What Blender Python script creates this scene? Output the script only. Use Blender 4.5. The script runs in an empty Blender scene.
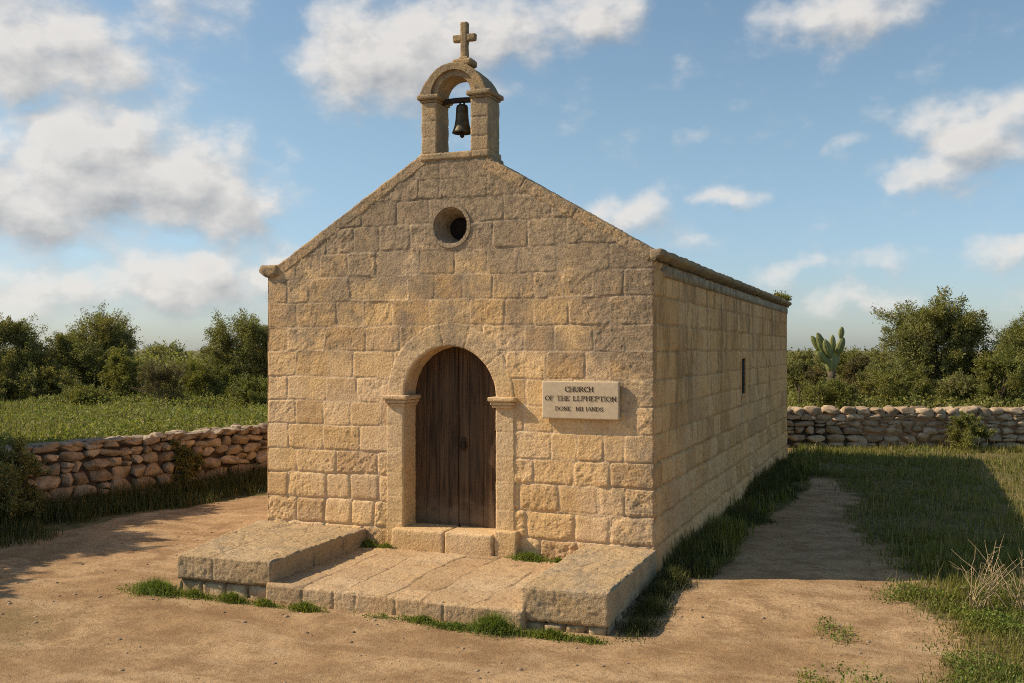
import bpy, math, random
import numpy as np
from mathutils import Vector, Matrix

SC = bpy.context.scene
COL = SC.collection
rad = math.radians
# ------------------------------------------------------------------ camera
cam = bpy.data.cameras.new("camera")
cam.lens = 35.16; cam.sensor_width = 36.0
cam.clip_start = 0.1; cam.clip_end = 3000
co = bpy.data.objects.new("camera", cam); COL.objects.link(co)
co.location = (7.366, -10.384, 2.4)
co.rotation_euler = (rad(90.49), 0, rad(21.60))
SC.camera = co
# ------------------------------------------------------------------ light
SUN_EL, SUN_AZ = 40.0, 17.5            # height; degrees in front of the facade plane
sd = Vector((-math.cos(rad(SUN_EL))*math.cos(rad(SUN_AZ)), -math.cos(rad(SUN_EL))*math.sin(rad(SUN_AZ)), math.sin(rad(SUN_EL))))
sun = bpy.data.lights.new("sun", 'SUN'); sun.energy = 5.0; sun.angle = rad(0.55); sun.color = (1.0, 0.83, 0.62)
so = bpy.data.objects.new("sun", sun); COL.objects.link(so)
so.rotation_euler = (-sd).to_track_quat('-Z', 'Y').to_euler()
SC.view_settings.view_transform = 'Standard'
SC.view_settings.look = 'None'
SC.view_settings.gamma = 1.0
SC.view_settings.exposure = 0.16
SC.render.engine = 'CYCLES'
SC.cycles.max_bounces = 6
SC.cycles.pixel_filter_type = 'BLACKMAN_HARRIS'; SC.cycles.filter_width = 1.0
SC.cycles.diffuse_bounces = 3
SC.cycles.transparent_max_bounces = 8
try:
    SC.cycles.use_denoising = False
except Exception:
    pass

class NT:
    """small helper to write node trees"""
    def __init__(s, tree): s.t = tree
    def n(s, kind, **kw):
        x = s.t.nodes.new(kind)
        for k, v in kw.items(): setattr(x, k, v)
        return x
    def put(s, sock, v):
        if isinstance(v, bpy.types.NodeSocket): s.t.links.new(v, sock)
        elif v is not None:
            if isinstance(v, (tuple, list)) and len(v) == 3 and sock.type == 'RGBA': v = (*v, 1)
            sock.default_value = v
    def m(s, op, a, b=None, c=None, clamp=False):
        x = s.n('ShaderNodeMath', operation=op); x.use_clamp = clamp
        s.put(x.inputs[0], a); s.put(x.inputs[1], b); s.put(x.inputs[2], c)
        return x.outputs[0]
    def vm(s, op, a, b=None, out=0, sc=None):
        x = s.n('ShaderNodeVectorMath', operation=op)
        s.put(x.inputs[0], a)
        if b is not None: s.put(x.inputs[1], b)
        if sc is not None: s.put(x.inputs['Scale'], sc)
        return x.outputs[out]
    def mix(s, f, a, b, mode='MIX'):
        x = s.n('ShaderNodeMix', data_type='RGBA', blend_type=mode)
        s.put(x.inputs[0], f); s.put(x.inputs[6], a); s.put(x.inputs[7], b)
        return x.outputs[2]
    def noise(s, vec, scale, detail=4, rough=.55, out=0, dist=0.0):
        x = s.n('ShaderNodeTexNoise'); s.put(x.inputs['Vector'], vec)
        x.inputs['Scale'].default_value = scale; x.inputs['Detail'].default_value = detail
        x.inputs['Roughness'].default_value = rough; x.inputs['Distortion'].default_value = dist
        return x.outputs[out]
    def ramp(s, v, lo, hi, a=0.0, b=1.0, smooth=True):
        x = s.n('ShaderNodeMapRange'); x.interpolation_type = 'SMOOTHSTEP' if smooth else 'LINEAR'
        s.put(x.inputs[0], v); s.put(x.inputs[1], lo); s.put(x.inputs[2], hi); s.put(x.inputs[3], a); s.put(x.inputs[4], b)
        return x.outputs[0]
    def attr(s, name, out='Fac'):
        x = s.n('ShaderNodeAttribute'); x.attribute_name = name
        return x.outputs[out]

# ------------------------------------------------------------------ sky with clouds (world directions, at infinity)
w = bpy.data.worlds.new("World"); SC.world = w; w.use_nodes = True
w.node_tree.nodes.clear()
N = NT(w.node_tree)
sky = N.n('ShaderNodeTexSky'); sky.sky_type = 'NISHITA'; sky.sun_disc = False
sky.sun_elevation = rad(SUN_EL); sky.sun_rotation = math.atan2(sd.x, sd.y); sky.altitude = 0
sky.air_density = 1.0; sky.dust_density = .7; sky.ozone_density = 1.6
tc = N.n('ShaderNodeTexCoord')
sep = N.n('ShaderNodeSeparateXYZ'); N.put(sep.inputs[0], tc.outputs['Generated'])
az = N.m('MULTIPLY', N.m('ARCTAN2', sep.outputs[0], sep.outputs[1]), 57.2958)      # degrees clockwise from +Y
el = N.m('MULTIPLY', N.m('ARCSINE', sep.outputs[2]), 57.2958)
cmb = N.n('ShaderNodeCombineXYZ'); N.put(cmb.inputs[0], az); N.put(cmb.inputs[1], el)
# clouds: azimuth, elevation, half width, half height (degrees), weight
CL = [(-47.0,15.2,6.5,3.0,.85),(-50,17.5,6,2.6,.75),(-40.5,18.2,6,2.0,.5),
      (-44.5,9.6,5.0,3.4,1.1),(-40.0,9.2,4.0,2.8,1.0),(-37.3,7.6,2.9,2.3,1.0),(-48.0,7.4,3.4,2.6,.95),(-50.5,9.3,3,2,.8),
      (-39.5,3.6,6.0,1.6,.85),(-47.5,2.7,5.5,1.5,.85),(-34.5,4.2,2.6,1.2,.7),(-44,5.2,3.0,.9,.45),
      (-29.6,16.4,3.6,3.0,1.0),(-25.8,17.6,4.6,2.4,.95),(-21.3,18.2,3.8,2.0,.85),(-17.0,18.6,3.0,1.9,.8),(-23.5,15.4,3.2,1.5,.5),
      (-3.0,17.9,4.8,1.5,.85),(-6.0,17.2,2.0,.7,.5),(.8,18.6,2.4,1.0,.5),
      (3.2,11.3,3.2,2.0,1.05),(1.0,9.4,2.4,1.3,.8),(5.4,12.4,2.2,1.6,.8),(.5,8.2,2.8,.8,.4),
      (-13.9,7.6,2.4,1.3,.85),(-8.9,8.2,1.6,.8,.8),(-11.2,5.6,2.4,.7,.45),(-12,9.0,1.2,.8,.4),(-16.0,8.2,1.6,.9,.6),
      (-5.8,4.4,2.2,.7,.65),(-1.2,4.6,1.8,.8,.6),(5.2,4.8,2.4,1.0,.75),(-2.5,2.6,3.0,.9,.75),(-3.6,10.9,1.0,.6,.5),(-11.8,12.1,1.6,.7,.35),
      (-5.6,12.2,1.0,.5,.0),(-36,11.4,.8,.5,.3),(6,2.5,5,1.0,.4)]
def density(vec):
    tot = None
    for (a, e, sx, sy, wt) in CL:
        if a > -16: wt *= .86
        d = N.vm('MULTIPLY', N.vm('SUBTRACT', vec, (a, e, 0.0)), (.88/sx, .88/sy, 0.0))
        q = N.vm('DOT_PRODUCT', d, d, out=1)
        g = N.m('MULTIPLY', N.m('EXPONENT', N.m('MULTIPLY', q, -1.0)), wt)
        tot = g if tot is None else N.m('MAXIMUM', N.m('ADD', N.m('MULTIPLY', tot, 1.0), N.m('MULTIPLY', g, .30)), g) if False else N.m('SMOOTH_MAX', tot, g, .22)
    return tot
def cloud_field(off):
    p0 = N.vm('ADD', cmb.outputs[0], off)
    wv = N.vm('SUBTRACT', N.noise(p0, .20, 5, .5, out=1), (.5, .5, .5))
    p1 = N.vm('ADD', p0, N.vm('MULTIPLY', wv, (7.0, 4.4, 0.0)))
    body = density(p1)
    fine = N.noise(N.vm('MULTIPLY', p0, (1.0, 1.5, 1.0)), .36, 7, .56)
    return N.m('ADD', body, N.m('MULTIPLY', N.m('SUBTRACT', fine, .5), 1.0))
d0 = cloud_field((0.0, 0.0, 0.0))
d1 = cloud_field((-0.7, 1.0, 0.0))
alpha = N.ramp(d0, .18, .80)
shade = N.m('ADD', .68, N.m('MULTIPLY', N.m('SUBTRACT', d0, d1), 1.6), clamp=True)
thick = N.ramp(d0, .5, 1.25)
shade2 = N.m('SUBTRACT', shade, N.m('MULTIPLY', thick, .16), clamp=True)
ccol = N.mix(shade2, (2.9, 3.0, 3.15), (6.5, 6.2, 5.85))
up = N.ramp(el, 0.0, 3.0)
skyc = N.mix(1.0, sky.outputs[0], N.mix(N.ramp(el, 0.0, 14.0), (.80, .89, 1.07), (1.02, 1.06, .98)), 'MULTIPLY')
mixd = N.mix(N.m('MULTIPLY', N.m('MULTIPLY', alpha, up), .93), skyc, ccol)
bg = N.n('ShaderNodeBackground'); N.put(bg.inputs[0], mixd); bg.inputs[1].default_value = 0.115
ow = N.n('ShaderNodeOutputWorld'); N.put(ow.inputs[0], bg.outputs[0])

# ------------------------------------------------------------------ numpy noise
def _h(ix, iy, iz, seed):
    n = (ix.astype(np.int64)*374761393 + iy.astype(np.int64)*668265263 + iz.astype(np.int64)*2147483647 + seed*1274126177) & 0xffffffff
    n = ((n ^ (n >> 13)) * 1274126177) & 0xffffffff
    n = ((n ^ (n >> 16)) * 2246822519) & 0xffffffff
    n = n ^ (n >> 15)
    return (n & 0xffffff) / float(0xffffff)
def vnoise(P, seed=0):
    P = np.asarray(P, float); i = np.floor(P); f = P - i; i = i.astype(np.int64); f = f*f*f*(f*(f*6-15)+10)
    r = 0
    for dx in (0, 1):
        wx = f[:, 0] if dx else 1-f[:, 0]
        for dy in (0, 1):
            wy = f[:, 1] if dy else 1-f[:, 1]
            for dz in (0, 1):
                wz = f[:, 2] if dz else 1-f[:, 2]
                r = r + wx*wy*wz*_h(i[:, 0]+dx, i[:, 1]+dy, i[:, 2]+dz, seed)
    return r*2-1
def fbm(P, scale, octs=4, seed=0, gain=.5, ridge=False):
    P = np.asarray(P, float)*scale; a = 1; r = 0; t = 0
    for o in range(octs):
        v = vnoise(P + o*17.3, seed+o)
        if ridge: v = 1-2*np.abs(v)
        r = r + a*v; t += a; a *= gain; P = P*2.03
    return r/t
def P3(x, y, z=None):
    x = np.asarray(x, float).ravel(); y = np.asarray(y, float).ravel()
    z = np.zeros_like(x) if z is None else (np.full_like(x, z) if np.isscalar(z) else np.asarray(z, float).ravel())
    return np.stack([x, y, z], 1)
def sst(t):
    t = np.clip(t, 0, 1); return t*t*(3-2*t)

# ------------------------------------------------------------------ mesh helpers
def mesh_data(name, V, faces, mat=None, attrs=None, smooth=True):
    """faces: one array (n,k) or a list of such arrays"""
    me = bpy.data.meshes.new(name)
    V = np.ascontiguousarray(V, dtype=np.float32)
    if isinstance(faces, np.ndarray): faces = [faces]
    faces = [f for f in faces if len(f)]
    me.vertices.add(len(V)); me.vertices.foreach_set('co', V.ravel())
    nl = sum(f.size for f in faces); npoly = sum(len(f) for f in faces)
    me.loops.add(nl); me.polygons.add(npoly)
    me.loops.foreach_set('vertex_index', np.concatenate([f.ravel() for f in faces]).astype(np.int32))
    tot = np.concatenate([np.full(len(f), f.shape[1]) for f in faces]).astype(np.int32)
    st = np.concatenate([[0], np.cumsum(tot)[:-1]]).astype(np.int32)
    me.polygons.foreach_set('loop_start', st)
    if smooth: me.polygons.foreach_set('use_smooth', np.ones(npoly, bool))
    for k, v in (attrs or {}).items():
        a = me.attributes.new(k, 'FLOAT', 'POINT'); a.data.foreach_set('value', np.ascontiguousarray(v, dtype=np.float32).ravel())
    me.update(calc_edges=True); me.validate()
    if mat: me.materials.append(mat)
    return me
def link(name, me, parent=None, loc=None):
    o = bpy.data.objects.new(name, me); COL.objects.link(o)
    if parent is not None: o.parent = parent
    if loc is not None: o.location = loc
    return o
def obj(name, V, faces, mat, parent=None, attrs=None, smooth=True):
    V = np.asarray(V, float)
    if parent is not None:                       # V is given in world coordinates
        p = parent; off = np.zeros(3)
        while p is not None: off += np.array(p.location); p = p.parent
        V = V - off
    return link(name, mesh_data(name, V, faces, mat, attrs, smooth), parent)
def empty(name, loc, label, cat, group=None):
    o = bpy.data.objects.new(name, None); COL.objects.link(o); o.location = loc; o.empty_display_size = .2
    return tag(o, label, cat, group)
def tag(o, label=None, cat=None, group=None, kind=None):
    if label: o['label'] = label
    if cat: o['category'] = cat
    if group: o['group'] = group
    if kind: o['kind'] = kind
    return o
def gridf(nu, nv):
    a = np.arange(nu*nv).reshape(nu, nv)
    return np.stack([a[:-1, :-1], a[1:, :-1], a[1:, 1:], a[:-1, 1:]], -1).reshape(-1, 4)
def join(parts):
    Vs, Fs, n = [], [], 0
    ks = parts[0][2].keys() if len(parts[0]) > 2 else []
    A = {k: [] for k in ks}
    for p in parts:
        Vs.append(p[0])
        fl = p[1] if isinstance(p[1], list) else [p[1]]
        for f in fl: Fs.append(f+n)
        for k in ks: A[k].append(p[2][k])
        n += len(p[0])
    return np.concatenate(Vs), Fs, {k: np.concatenate(v) for k, v in A.items()}

_T = {}
def cube_template(nx, ny, nz):
    key = (nx, ny, nz)
    if key in _T: return _T[key]
    pts, fcs, n = [], [], 0
    dims = (nx, ny, nz)
    for ax in range(3):
        u, v = (ax+1) % 3, (ax+2) % 3
        for s in (0, 1):
            I, J = np.meshgrid(np.arange(dims[u]+1), np.arange(dims[v]+1), indexing='ij')
            p = np.zeros((I.size, 3), int); p[:, ax] = dims[ax]*s; p[:, u] = I.ravel(); p[:, v] = J.ravel()
            f = gridf(dims[u]+1, dims[v]+1)+n
            if not s: f = f[:, ::-1]
            pts.append(p); fcs.append(f); n += len(p)
    P = np.concatenate(pts); F = np.concatenate(fcs)
    U, inv = np.unique(P, axis=0, return_inverse=True)
    _T[key] = (U / np.array(dims), inv.ravel()[F])
    return _T[key]
def roughbox(size, res=.03, r=.02, amp=.004, scale=9, seed=0, joints=(), groove=.012, gw=.010, nmax=400, fine=.4, off=(0, 0, 0), top=None):
    """rounded, eroded block from 0..size; returns V, F (local coordinates)"""
    s = np.array(size, float); n = np.clip(np.ceil(s/res).astype(int), 1, nmax)
    T, F = cube_template(*n)
    p = T*s; rr = min(r, s.min()*.45)
    inner = np.clip(p, rr, s-rr); d = p-inner; L = np.linalg.norm(d, axis=1, keepdims=True)
    d = d/np.maximum(L, 1e-9)
    q = inner + d*rr
    Q = p + np.array(off) + seed*3.71
    h = amp*(fbm(Q, scale, 4, seed) + fine*fbm(Q, scale*4, 2, seed+9, ridge=True))
    # corners chip away more
    edge = (np.abs(d) > .35).sum(1) > 1
    h = h - amp*1.4*edge*np.clip(fbm(Q, scale*1.3, 2, seed+5)+.25, 0, 1)
    for ax, c in joints:
        cc = c + .012*fbm(Q, 4, 2, seed+3)
        h = h - groove*np.exp(-((p[:, ax]-cc)/gw)**2)
    if top is not None:
        up = d[:, 2] > .7
        h = h + np.where(up, top(p), 0)
    return q + d*h[:, None], F
def quadmap(V, size, c00, c10, c11, c01):
    u = V[:, 0]/size[0]; v = V[:, 1]/size[1]
    xy = ((1-u)*(1-v))[:, None]*np.array(c00) + (u*(1-v))[:, None]*np.array(c10) + (u*v)[:, None]*np.array(c11) + ((1-u)*v)[:, None]*np.array(c01)
    return np.column_stack([xy, V[:, 2]])
def tube(path, radii, k=6, cap=True):
    path = np.asarray(path, float); radii = np.asarray(radii, float); n = len(path)
    t = np.gradient(path, axis=0); t /= np.maximum(np.linalg.norm(t, axis=1, keepdims=True), 1e-9)
    ref = np.where(np.abs(t[:, 2:3]) > .9, np.array([[1., 0, 0]]), np.array([[0, 0, 1.]]))
    a = np.cross(t, ref); a /= np.maximum(np.linalg.norm(a, axis=1, keepdims=True), 1e-9); b = np.cross(t, a)
    ang = np.linspace(0, 2*np.pi, k, endpoint=False)
    V = path[:, None] + radii[:, None, None]*(np.cos(ang)[None, :, None]*a[:, None]+np.sin(ang)[None, :, None]*b[:, None])
    V = V.reshape(-1, 3); I = np.arange(n*k).reshape(n, k)
    F = np.stack([I[:-1], np.roll(I, -1, 1)[:-1], np.roll(I, -1, 1)[1:], I[1:]], -1).reshape(-1, 4)
    if cap:
        V = np.vstack([V, path[-1]+t[-1]*radii[-1]*.3, path[0]])
        e = np.stack([I[-1], np.roll(I[-1], -1), np.full(k, n*k), np.full(k, n*k)], -1)[:, :3]
        s = np.stack([np.roll(I[0], -1), I[0], np.full(k, n*k+1)], -1)
        return V, [F, e, s]
    return V, [F]
def lathe(prof, k=40):
    prof = np.asarray(prof, float); n = len(prof); a = np.linspace(0, 2*np.pi, k, endpoint=False)
    V = np.stack([prof[:, None, 0]*np.cos(a), prof[:, None, 0]*np.sin(a), np.repeat(prof[:, 1:2], k, 1)], -1).reshape(-1, 3)
    I = np.arange(n*k).reshape(n, k)
    return V, np.stack([I[:-1], np.roll(I, -1, 1)[:-1], np.roll(I, -1, 1)[1:], I[1:]], -1).reshape(-1, 4)

# ------------------------------------------------------------------ materials
def new_mat(name):
    m = bpy.data.materials.new(name); m.use_nodes = True; m.node_tree.nodes.clear()
    n = NT(m.node_tree); out = n.n('ShaderNodeOutputMaterial'); b = n.n('ShaderNodeBsdfPrincipled')
    n.put(out.inputs[0], b.outputs[0])
    g = n.n('ShaderNodeNewGeometry')
    return m, n, b, g.outputs['Position'], out
def bump(n, b, h, strength=.4, dist=.01, prev=None):
    x = n.n('ShaderNodeBump'); x.inputs['Strength'].default_value = strength; x.inputs['Distance'].default_value = dist
    n.put(x.inputs['Height'], h)
    if prev is not None: n.put(x.inputs['Normal'], prev)
    if b is not None: n.put(b.inputs['Normal'], x.outputs[0])
    return x.outputs[0]

def stone_mat(name, base=(.76, .54, .315), warm=(.75, .50, .235), grey=(.27, .215, .155), joint=(.66, .50, .33), weather='facade', attrs=True, streak=0.0, bmp=1.0):
    m, n, b, pos, _ = new_mat(name)
    big = n.noise(pos, .9, 3, .6); mid = n.noise(pos, 5, 5, .6); fin = n.noise(pos, 38, 5, .65); pit = n.noise(pos, 90, 3, .6)
    c = n.mix(n.ramp(big, .35, .65), base, warm)
    if attrs:
        tone = n.attr('tone')
        c = n.mix(n.ramp(tone, .35, 1, 0, .9, False), c, n.mix(1.0, c, (.72, .68, .66), 'MULTIPLY'))
        c = n.mix(n.ramp(n.m('FRACT', n.m('MULTIPLY', tone, 3.7)), .6, 1, 0, .5), c, n.mix(1.0, c, (1.14, 1.16, 1.22), 'MULTIPLY'))
        c = n.mix(n.m('MULTIPLY', n.ramp(n.m('FRACT', n.m('MULTIPLY', tone, 7.3)), .55, 1), .55), c, warm)
    c = n.mix(n.ramp(mid, .38, .72, 0, .42), c, n.mix(1.0, c, (.72, .66, .60), 'MULTIPLY'))
    c = n.mix(n.ramp(fin, .50, .70, 0, .75), c, n.mix(1.0, c, (.58, .53, .48), 'MULTIPLY'))
    c = n.mix(n.ramp(fin, .48, .30, 0, .6), c, n.mix(1.0, c, (1.24, 1.21, 1.16), 'MULTIPLY'))
    if attrs: c = n.mix(n.m('MULTIPLY', n.attr('joint'), .55), c, joint)
    sp = n.n('ShaderNodeSeparateXYZ'); n.put(sp.inputs[0], pos)
    lich = n.noise(pos, 2.2, 7, .68)
    if weather == 'facade':
        hgt = n.m('ADD', n.ramp(sp.outputs[2], 1.6, 4.4, 0, .40, False), n.ramp(sp.outputs[0], 3.9, 4.9, 0, .24, False))
        msk = n.ramp(n.m('ADD', lich, hgt), .56, .80)
        c = n.mix(n.m('MULTIPLY', msk, .74), c, grey)
        c = n.mix(n.ramp(n.m('ADD', n.noise(pos, 11, 6, .75), n.m('MULTIPLY', hgt, .45)), .62, .74, 0, .6), c, (.15, .12, .085))
        foot = n.ramp(n.m('ADD', sp.outputs[2], n.m('MULTIPLY', lich, .8)), .75, .35)
        c = n.mix(n.m('MULTIPLY', foot, .35), c, n.mix(1.0, c, (.80, .66, .46), 'MULTIPLY'))
    elif weather == 'heavy':
        msk = n.ramp(lich, .38, .62)
        c = n.mix(n.m('MULTIPLY', msk, .75), c, grey)
        c = n.mix(n.ramp(n.noise(pos, 14, 5, .7), .56, .70, 0, .7), c, (.10, .09, .07))
    elif weather == 'light':
        c = n.mix(n.m('MULTIPLY', n.ramp(lich, .48, .68), .55), c, grey)
    if streak:
        mp = n.n('ShaderNodeMapping'); n.put(mp.inputs[0], pos); mp.inputs['Scale'].default_value = (1, 3.4, .45)
        s1 = n.noise(mp.outputs[0], 1.7, 8, .70)
        topw = n.ramp(sp.outputs[2], .6, 3.3, -.04, .06, False)
        c = n.mix(n.m('MULTIPLY', n.ramp(n.m('ADD', s1, topw), .50, .66), streak), c, (.25, .155, .07))
    c = n.mix(n.ramp(pit, .60, .74, 0, .45), c, n.mix(1.0, c, (.55, .50, .45), 'MULTIPLY'))
    n.put(b.inputs['Base Color'], c)
    b.inputs['Roughness'].default_value = .93
    b.inputs['Specular IOR Level'].default_value = .15
    h = n.m('ADD', n.m('MULTIPLY', fin, .7), n.m('MULTIPLY', pit, .35))
    bump(n, b, h, .9*bmp, .020)
    return m
M_FAC = stone_mat('limestone_facade')
M_SIDE = stone_mat('limestone_side', base=(.80, .49, .245), warm=(.84, .48, .20), joint=(.34, .21, .10), streak=.62, weather='none')  # more orange than the facade: warm bounced light put into the base colour
M_TRIM = stone_mat('limestone_trim', base=(.66, .48, .285), warm=(.67, .465, .235), weather='facade', attrs=False, bmp=1.0)
M_BELF = stone_mat('limestone_belfry', base=(.50, .37, .22), warm=(.54, .37, .19), grey=(.24, .19, .13), weather='heavy', attrs=False)
M_CORN = stone_mat('limestone_cornice', base=(.38, .28, .165), warm=(.44, .30, .15), grey=(.225, .18, .125), weather='heavy', attrs=False)
M_BENCH = stone_mat('limestone_bench', base=(.46, .345, .21), warm=(.46, .325, .175), grey=(.24, .205, .155), weather='light', attrs=False)
M_PAVE = stone_mat('limestone_paving', base=(.52, .385, .235), warm=(.52, .36, .20), joint=(.20, .14, .08), weather='none', attrs=True)

def simple_mat(name, col, rough=.8, metal=0, var=.25, scale=20, bstr=.2, col2=None):
    m, n, b, pos, _ = new_mat(name)
    v = n.noise(pos, scale, 5, .6)
    n.put(b.inputs['Base Color'], n.mix(n.ramp(v, .3, .7), tuple(c*(1-var) for c in col), col2 or tuple(min(1, c*(1+var)) for c in col)))
    b.inputs['Roughness'].default_value = rough; b.inputs['Metallic'].default_value = metal
    b.inputs['Specular IOR Level'].default_value = .25
    bump(n, b, v, bstr, .01)
    return m
M_BRONZE = simple_mat('aged_bronze', (.085, .07, .045), .55, .6, .5, 12, .15)
M_IRON = simple_mat('rusted_iron', (.05, .035, .025), .7, .5, .4, 30, .3)
M_DARK = simple_mat('interior_shade', (.02, .016, .012), .95)  # near-black colour stands in for the shade inside door and window openings
M_LETTER = simple_mat('letter_paint', (.055, .035, .022), .8, 0, .3, 60, 0)
M_PLAQUE = simple_mat('plaque_stone', (.56, .44, .29), .75, 0, .08, 18, .12)
M_CORE = simple_mat('earth_fill', (.06, .045, .032), .95, 0, .4, 9, .6)

def wood_mat():
    m, n, b, pos, _ = new_mat('old_door_wood')
    mp = n.n('ShaderNodeMapping'); n.put(mp.inputs[0], pos); mp.inputs['Scale'].default_value = (16, 16, .9)
    g = n.noise(mp.outputs[0], 2.2, 7, .65, dist=.3)
    c = n.mix(n.ramp(g, .3, .7), (.034, .018, .008), (.135, .076, .036))
    c = n.mix(n.ramp(n.noise(pos, 2.5, 4, .6), .45, .7, 0, .5), c, (.085, .056, .034))
    c = n.mix(n.ramp(n.attr('tone'), 0, 1, 0, .55), c, n.mix(1.0, c, (.5, .5, .5), 'MULTIPLY'))
    sp = n.n('ShaderNodeSeparateXYZ'); n.put(sp.inputs[0], pos)
    sc = n.ramp(n.m('ADD', sp.outputs[2], n.m('MULTIPLY', n.noise(pos, 6, 6, .7), .9)), 1.15, .80)
    c = n.mix(n.m('MULTIPLY', sc, .55), c, (.20, .14, .085))
    n.put(b.inputs['Base Color'], c); b.inputs['Roughness'].default_value = .72; b.inputs['Specular IOR Level'].default_value = .3
    bump(n, b, g, .5, .006)
    return m
M_WOOD = wood_mat()

def ground_mat():
    m, n, b, pos, _ = new_mat('earth_ground')
    big = n.noise(pos, .55, 5, .6); mid = n.noise(pos, 3.2, 6, .62); fin = n.noise(pos, 22, 6, .7); gr = n.noise(pos, 120, 4, .7)
    c = n.mix(n.ramp(big, .38, .60), (.40, .255, .128), (.54, .365, .20))
    c = n.mix(n.ramp(mid, .42, .66, 0, .7), c, (.265, .158, .078))
    c = n.mix(n.ramp(fin, .45, .68, 0, .55), c, (.23, .14, .072))
    c = n.mix(n.ramp(fin, .42, .22, 0, .5), c, (.55, .41, .26))
    c = n.mix(n.ramp(gr, .60, .72, 0, .4), c, (.56, .44, .30))
    c = n.mix(n.ramp(gr, .44, .30, 0, .6), c, (.19, .12, .065))
    c = n.mix(n.ramp(n.noise(pos, 11, 8, .75), .57, .69, 0, .4), c, (.26, .158, .078))
    mp = n.n('ShaderNodeMapping'); n.put(mp.inputs[0], pos); mp.inputs['Rotation'].default_value = (0, 0, rad(24)); mp.inputs['Scale'].default_value = (.45, 1.3, 1)
    c = n.mix(n.ramp(n.noise(mp.outputs[0], 1.3, 8, .68, dist=.6), .48, .62, 0, .6), c, (.27, .165, .083))
    c = n.mix(n.ramp(n.noise(mp.outputs[0], 2.0, 8, .68, dist=.5), .48, .36, 0, .45), c, (.52, .375, .225))
    gcol = n.mix(n.ramp(n.noise(pos, 6, 6, .7), .35, .65), (.085, .085, .028), (.19, .155, .065))
    gm = n.ramp(n.m('ADD', n.attr('grass'), n.m('MULTIPLY', n.m('SUBTRACT', n.noise(pos, 5, 6, .7), .5), .8)), .35, .72)
    c = n.mix(n.m('MULTIPLY', gm, .92), c, gcol)
    # dry sparse scurf on the lower left of the yard
    sc = n.ramp(n.m('ADD', n.attr('scurf'), n.m('MULTIPLY', n.m('SUBTRACT', n.noise(pos, 9, 7, .75), .5), 1.6)), .45, .95)
    c = n.mix(n.m('MULTIPLY', sc, .55), c, (.19, .15, .07))
    n.put(b.inputs['Base Color'], c); b.inputs['Roughness'].default_value = .96; b.inputs['Specular IOR Level'].default_value = .1
    h = n.m('ADD', n.m('ADD', n.m('MULTIPLY', fin, .6), n.m('MULTIPLY', gr, .3)), n.m('MULTIPLY', mid, .5))
    bump(n, b, h, .9, .04)
    return m
M_GROUND = ground_mat()

def leaf_mat(name, dark, light, dry=None, trans=.35, dryf=.15):
    m, n, b, pos, out = new_mat(name)
    t = n.attr('tone')
    c = n.mix(t, dark, light)
    c = n.mix(n.ramp(n.noise(pos, 1.1, 3, .6), .42, .66, 0, .5), c, n.mix(1.0, c, (1.35, 1.1, .8), 'MULTIPLY'))
    if dry: c = n.mix(n.ramp(t, 1-dryf, 1-dryf+.02), c, dry)
    n.put(b.inputs['Base Color'], c); b.inputs['Roughness'].default_value = .6; b.inputs['Specular IOR Level'].default_value = .25
    tr = n.n('ShaderNodeBsdfTranslucent'); n.put(tr.inputs[0], n.mix(1.0, c, (1.2, 1.25, .6), 'MULTIPLY'))
    mx = n.n('ShaderNodeMixShader'); mx.inputs[0].default_value = trans
    n.put(mx.inputs[1], b.outputs[0]); n.put(mx.inputs[2], tr.outputs[0]); n.put(out.inputs[0], mx.outputs[0])
    return m
M_OLIVE = leaf_mat('olive_leaf', (.10, .108, .036), (.31, .30, .11))
M_BUSH = leaf_mat('bush_leaf', (.09, .105, .028), (.28, .28, .08))
M_DRYB = leaf_mat('dry_bush_leaf', (.09, .085, .035), (.20, .17, .08))
M_GRASS = leaf_mat('grass_blade', (.085, .10, .022), (.25, .25, .065), (.34, .26, .12), .35, .10)
M_FIELD = leaf_mat('field_leaf', (.10, .13, .032), (.31, .34, .095), (.30, .25, .12), .35, .12)
M_WEED = leaf_mat('weed_leaf', (.075, .12, .02), (.24, .29, .06), (.26, .22, .08), .35, .05)
M_DGRASS = leaf_mat('shade_grass_blade', (.04, .05, .014), (.12, .13, .04), (.20, .15, .07), .25, .05)  # darker copy of the grass colour, shade painted into the blades
M_STALK = simple_mat('dry_stalk', (.36, .27, .155), .9, 0, .3, 30, .2)
M_BARK = simple_mat('bark', (.10, .075, .05), .95, 0, .4, 14, .8)
M_TWIG = simple_mat('grey_twig', (.16, .13, .095), .95, 0, .3, 14, .4)
def drywall_mat(name, a, b_, g):
    m, n, b, pos, _ = new_mat(name)
    t = n.attr('tone')
    c = n.mix(t, a, b_)
    c = n.mix(n.ramp(n.noise(pos, 7, 6, .65), .42, .66, 0, .7), c, g)
    fin = n.noise(pos, 30, 5, .7)
    c = n.mix(n.ramp(fin, .52, .75, 0, .5), c, n.mix(1.0, c, (.55, .52, .48), 'MULTIPLY'))
    n.put(b.inputs['Base Color'], c); b.inputs['Roughness'].default_value = .95; b.inputs['Specular IOR Level'].default_value = .12
    bump(n, b, fin, .7, .02)
    return m
M_DRYW = drywall_mat('ochre_field_stone', (.29, .225, .155), (.52, .42, .295), (.16, .135, .10))
M_DRYW2 = drywall_mat('grey_field_stone', (.31, .225, .145), (.56, .42, .275), (.19, .145, .10))

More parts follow.
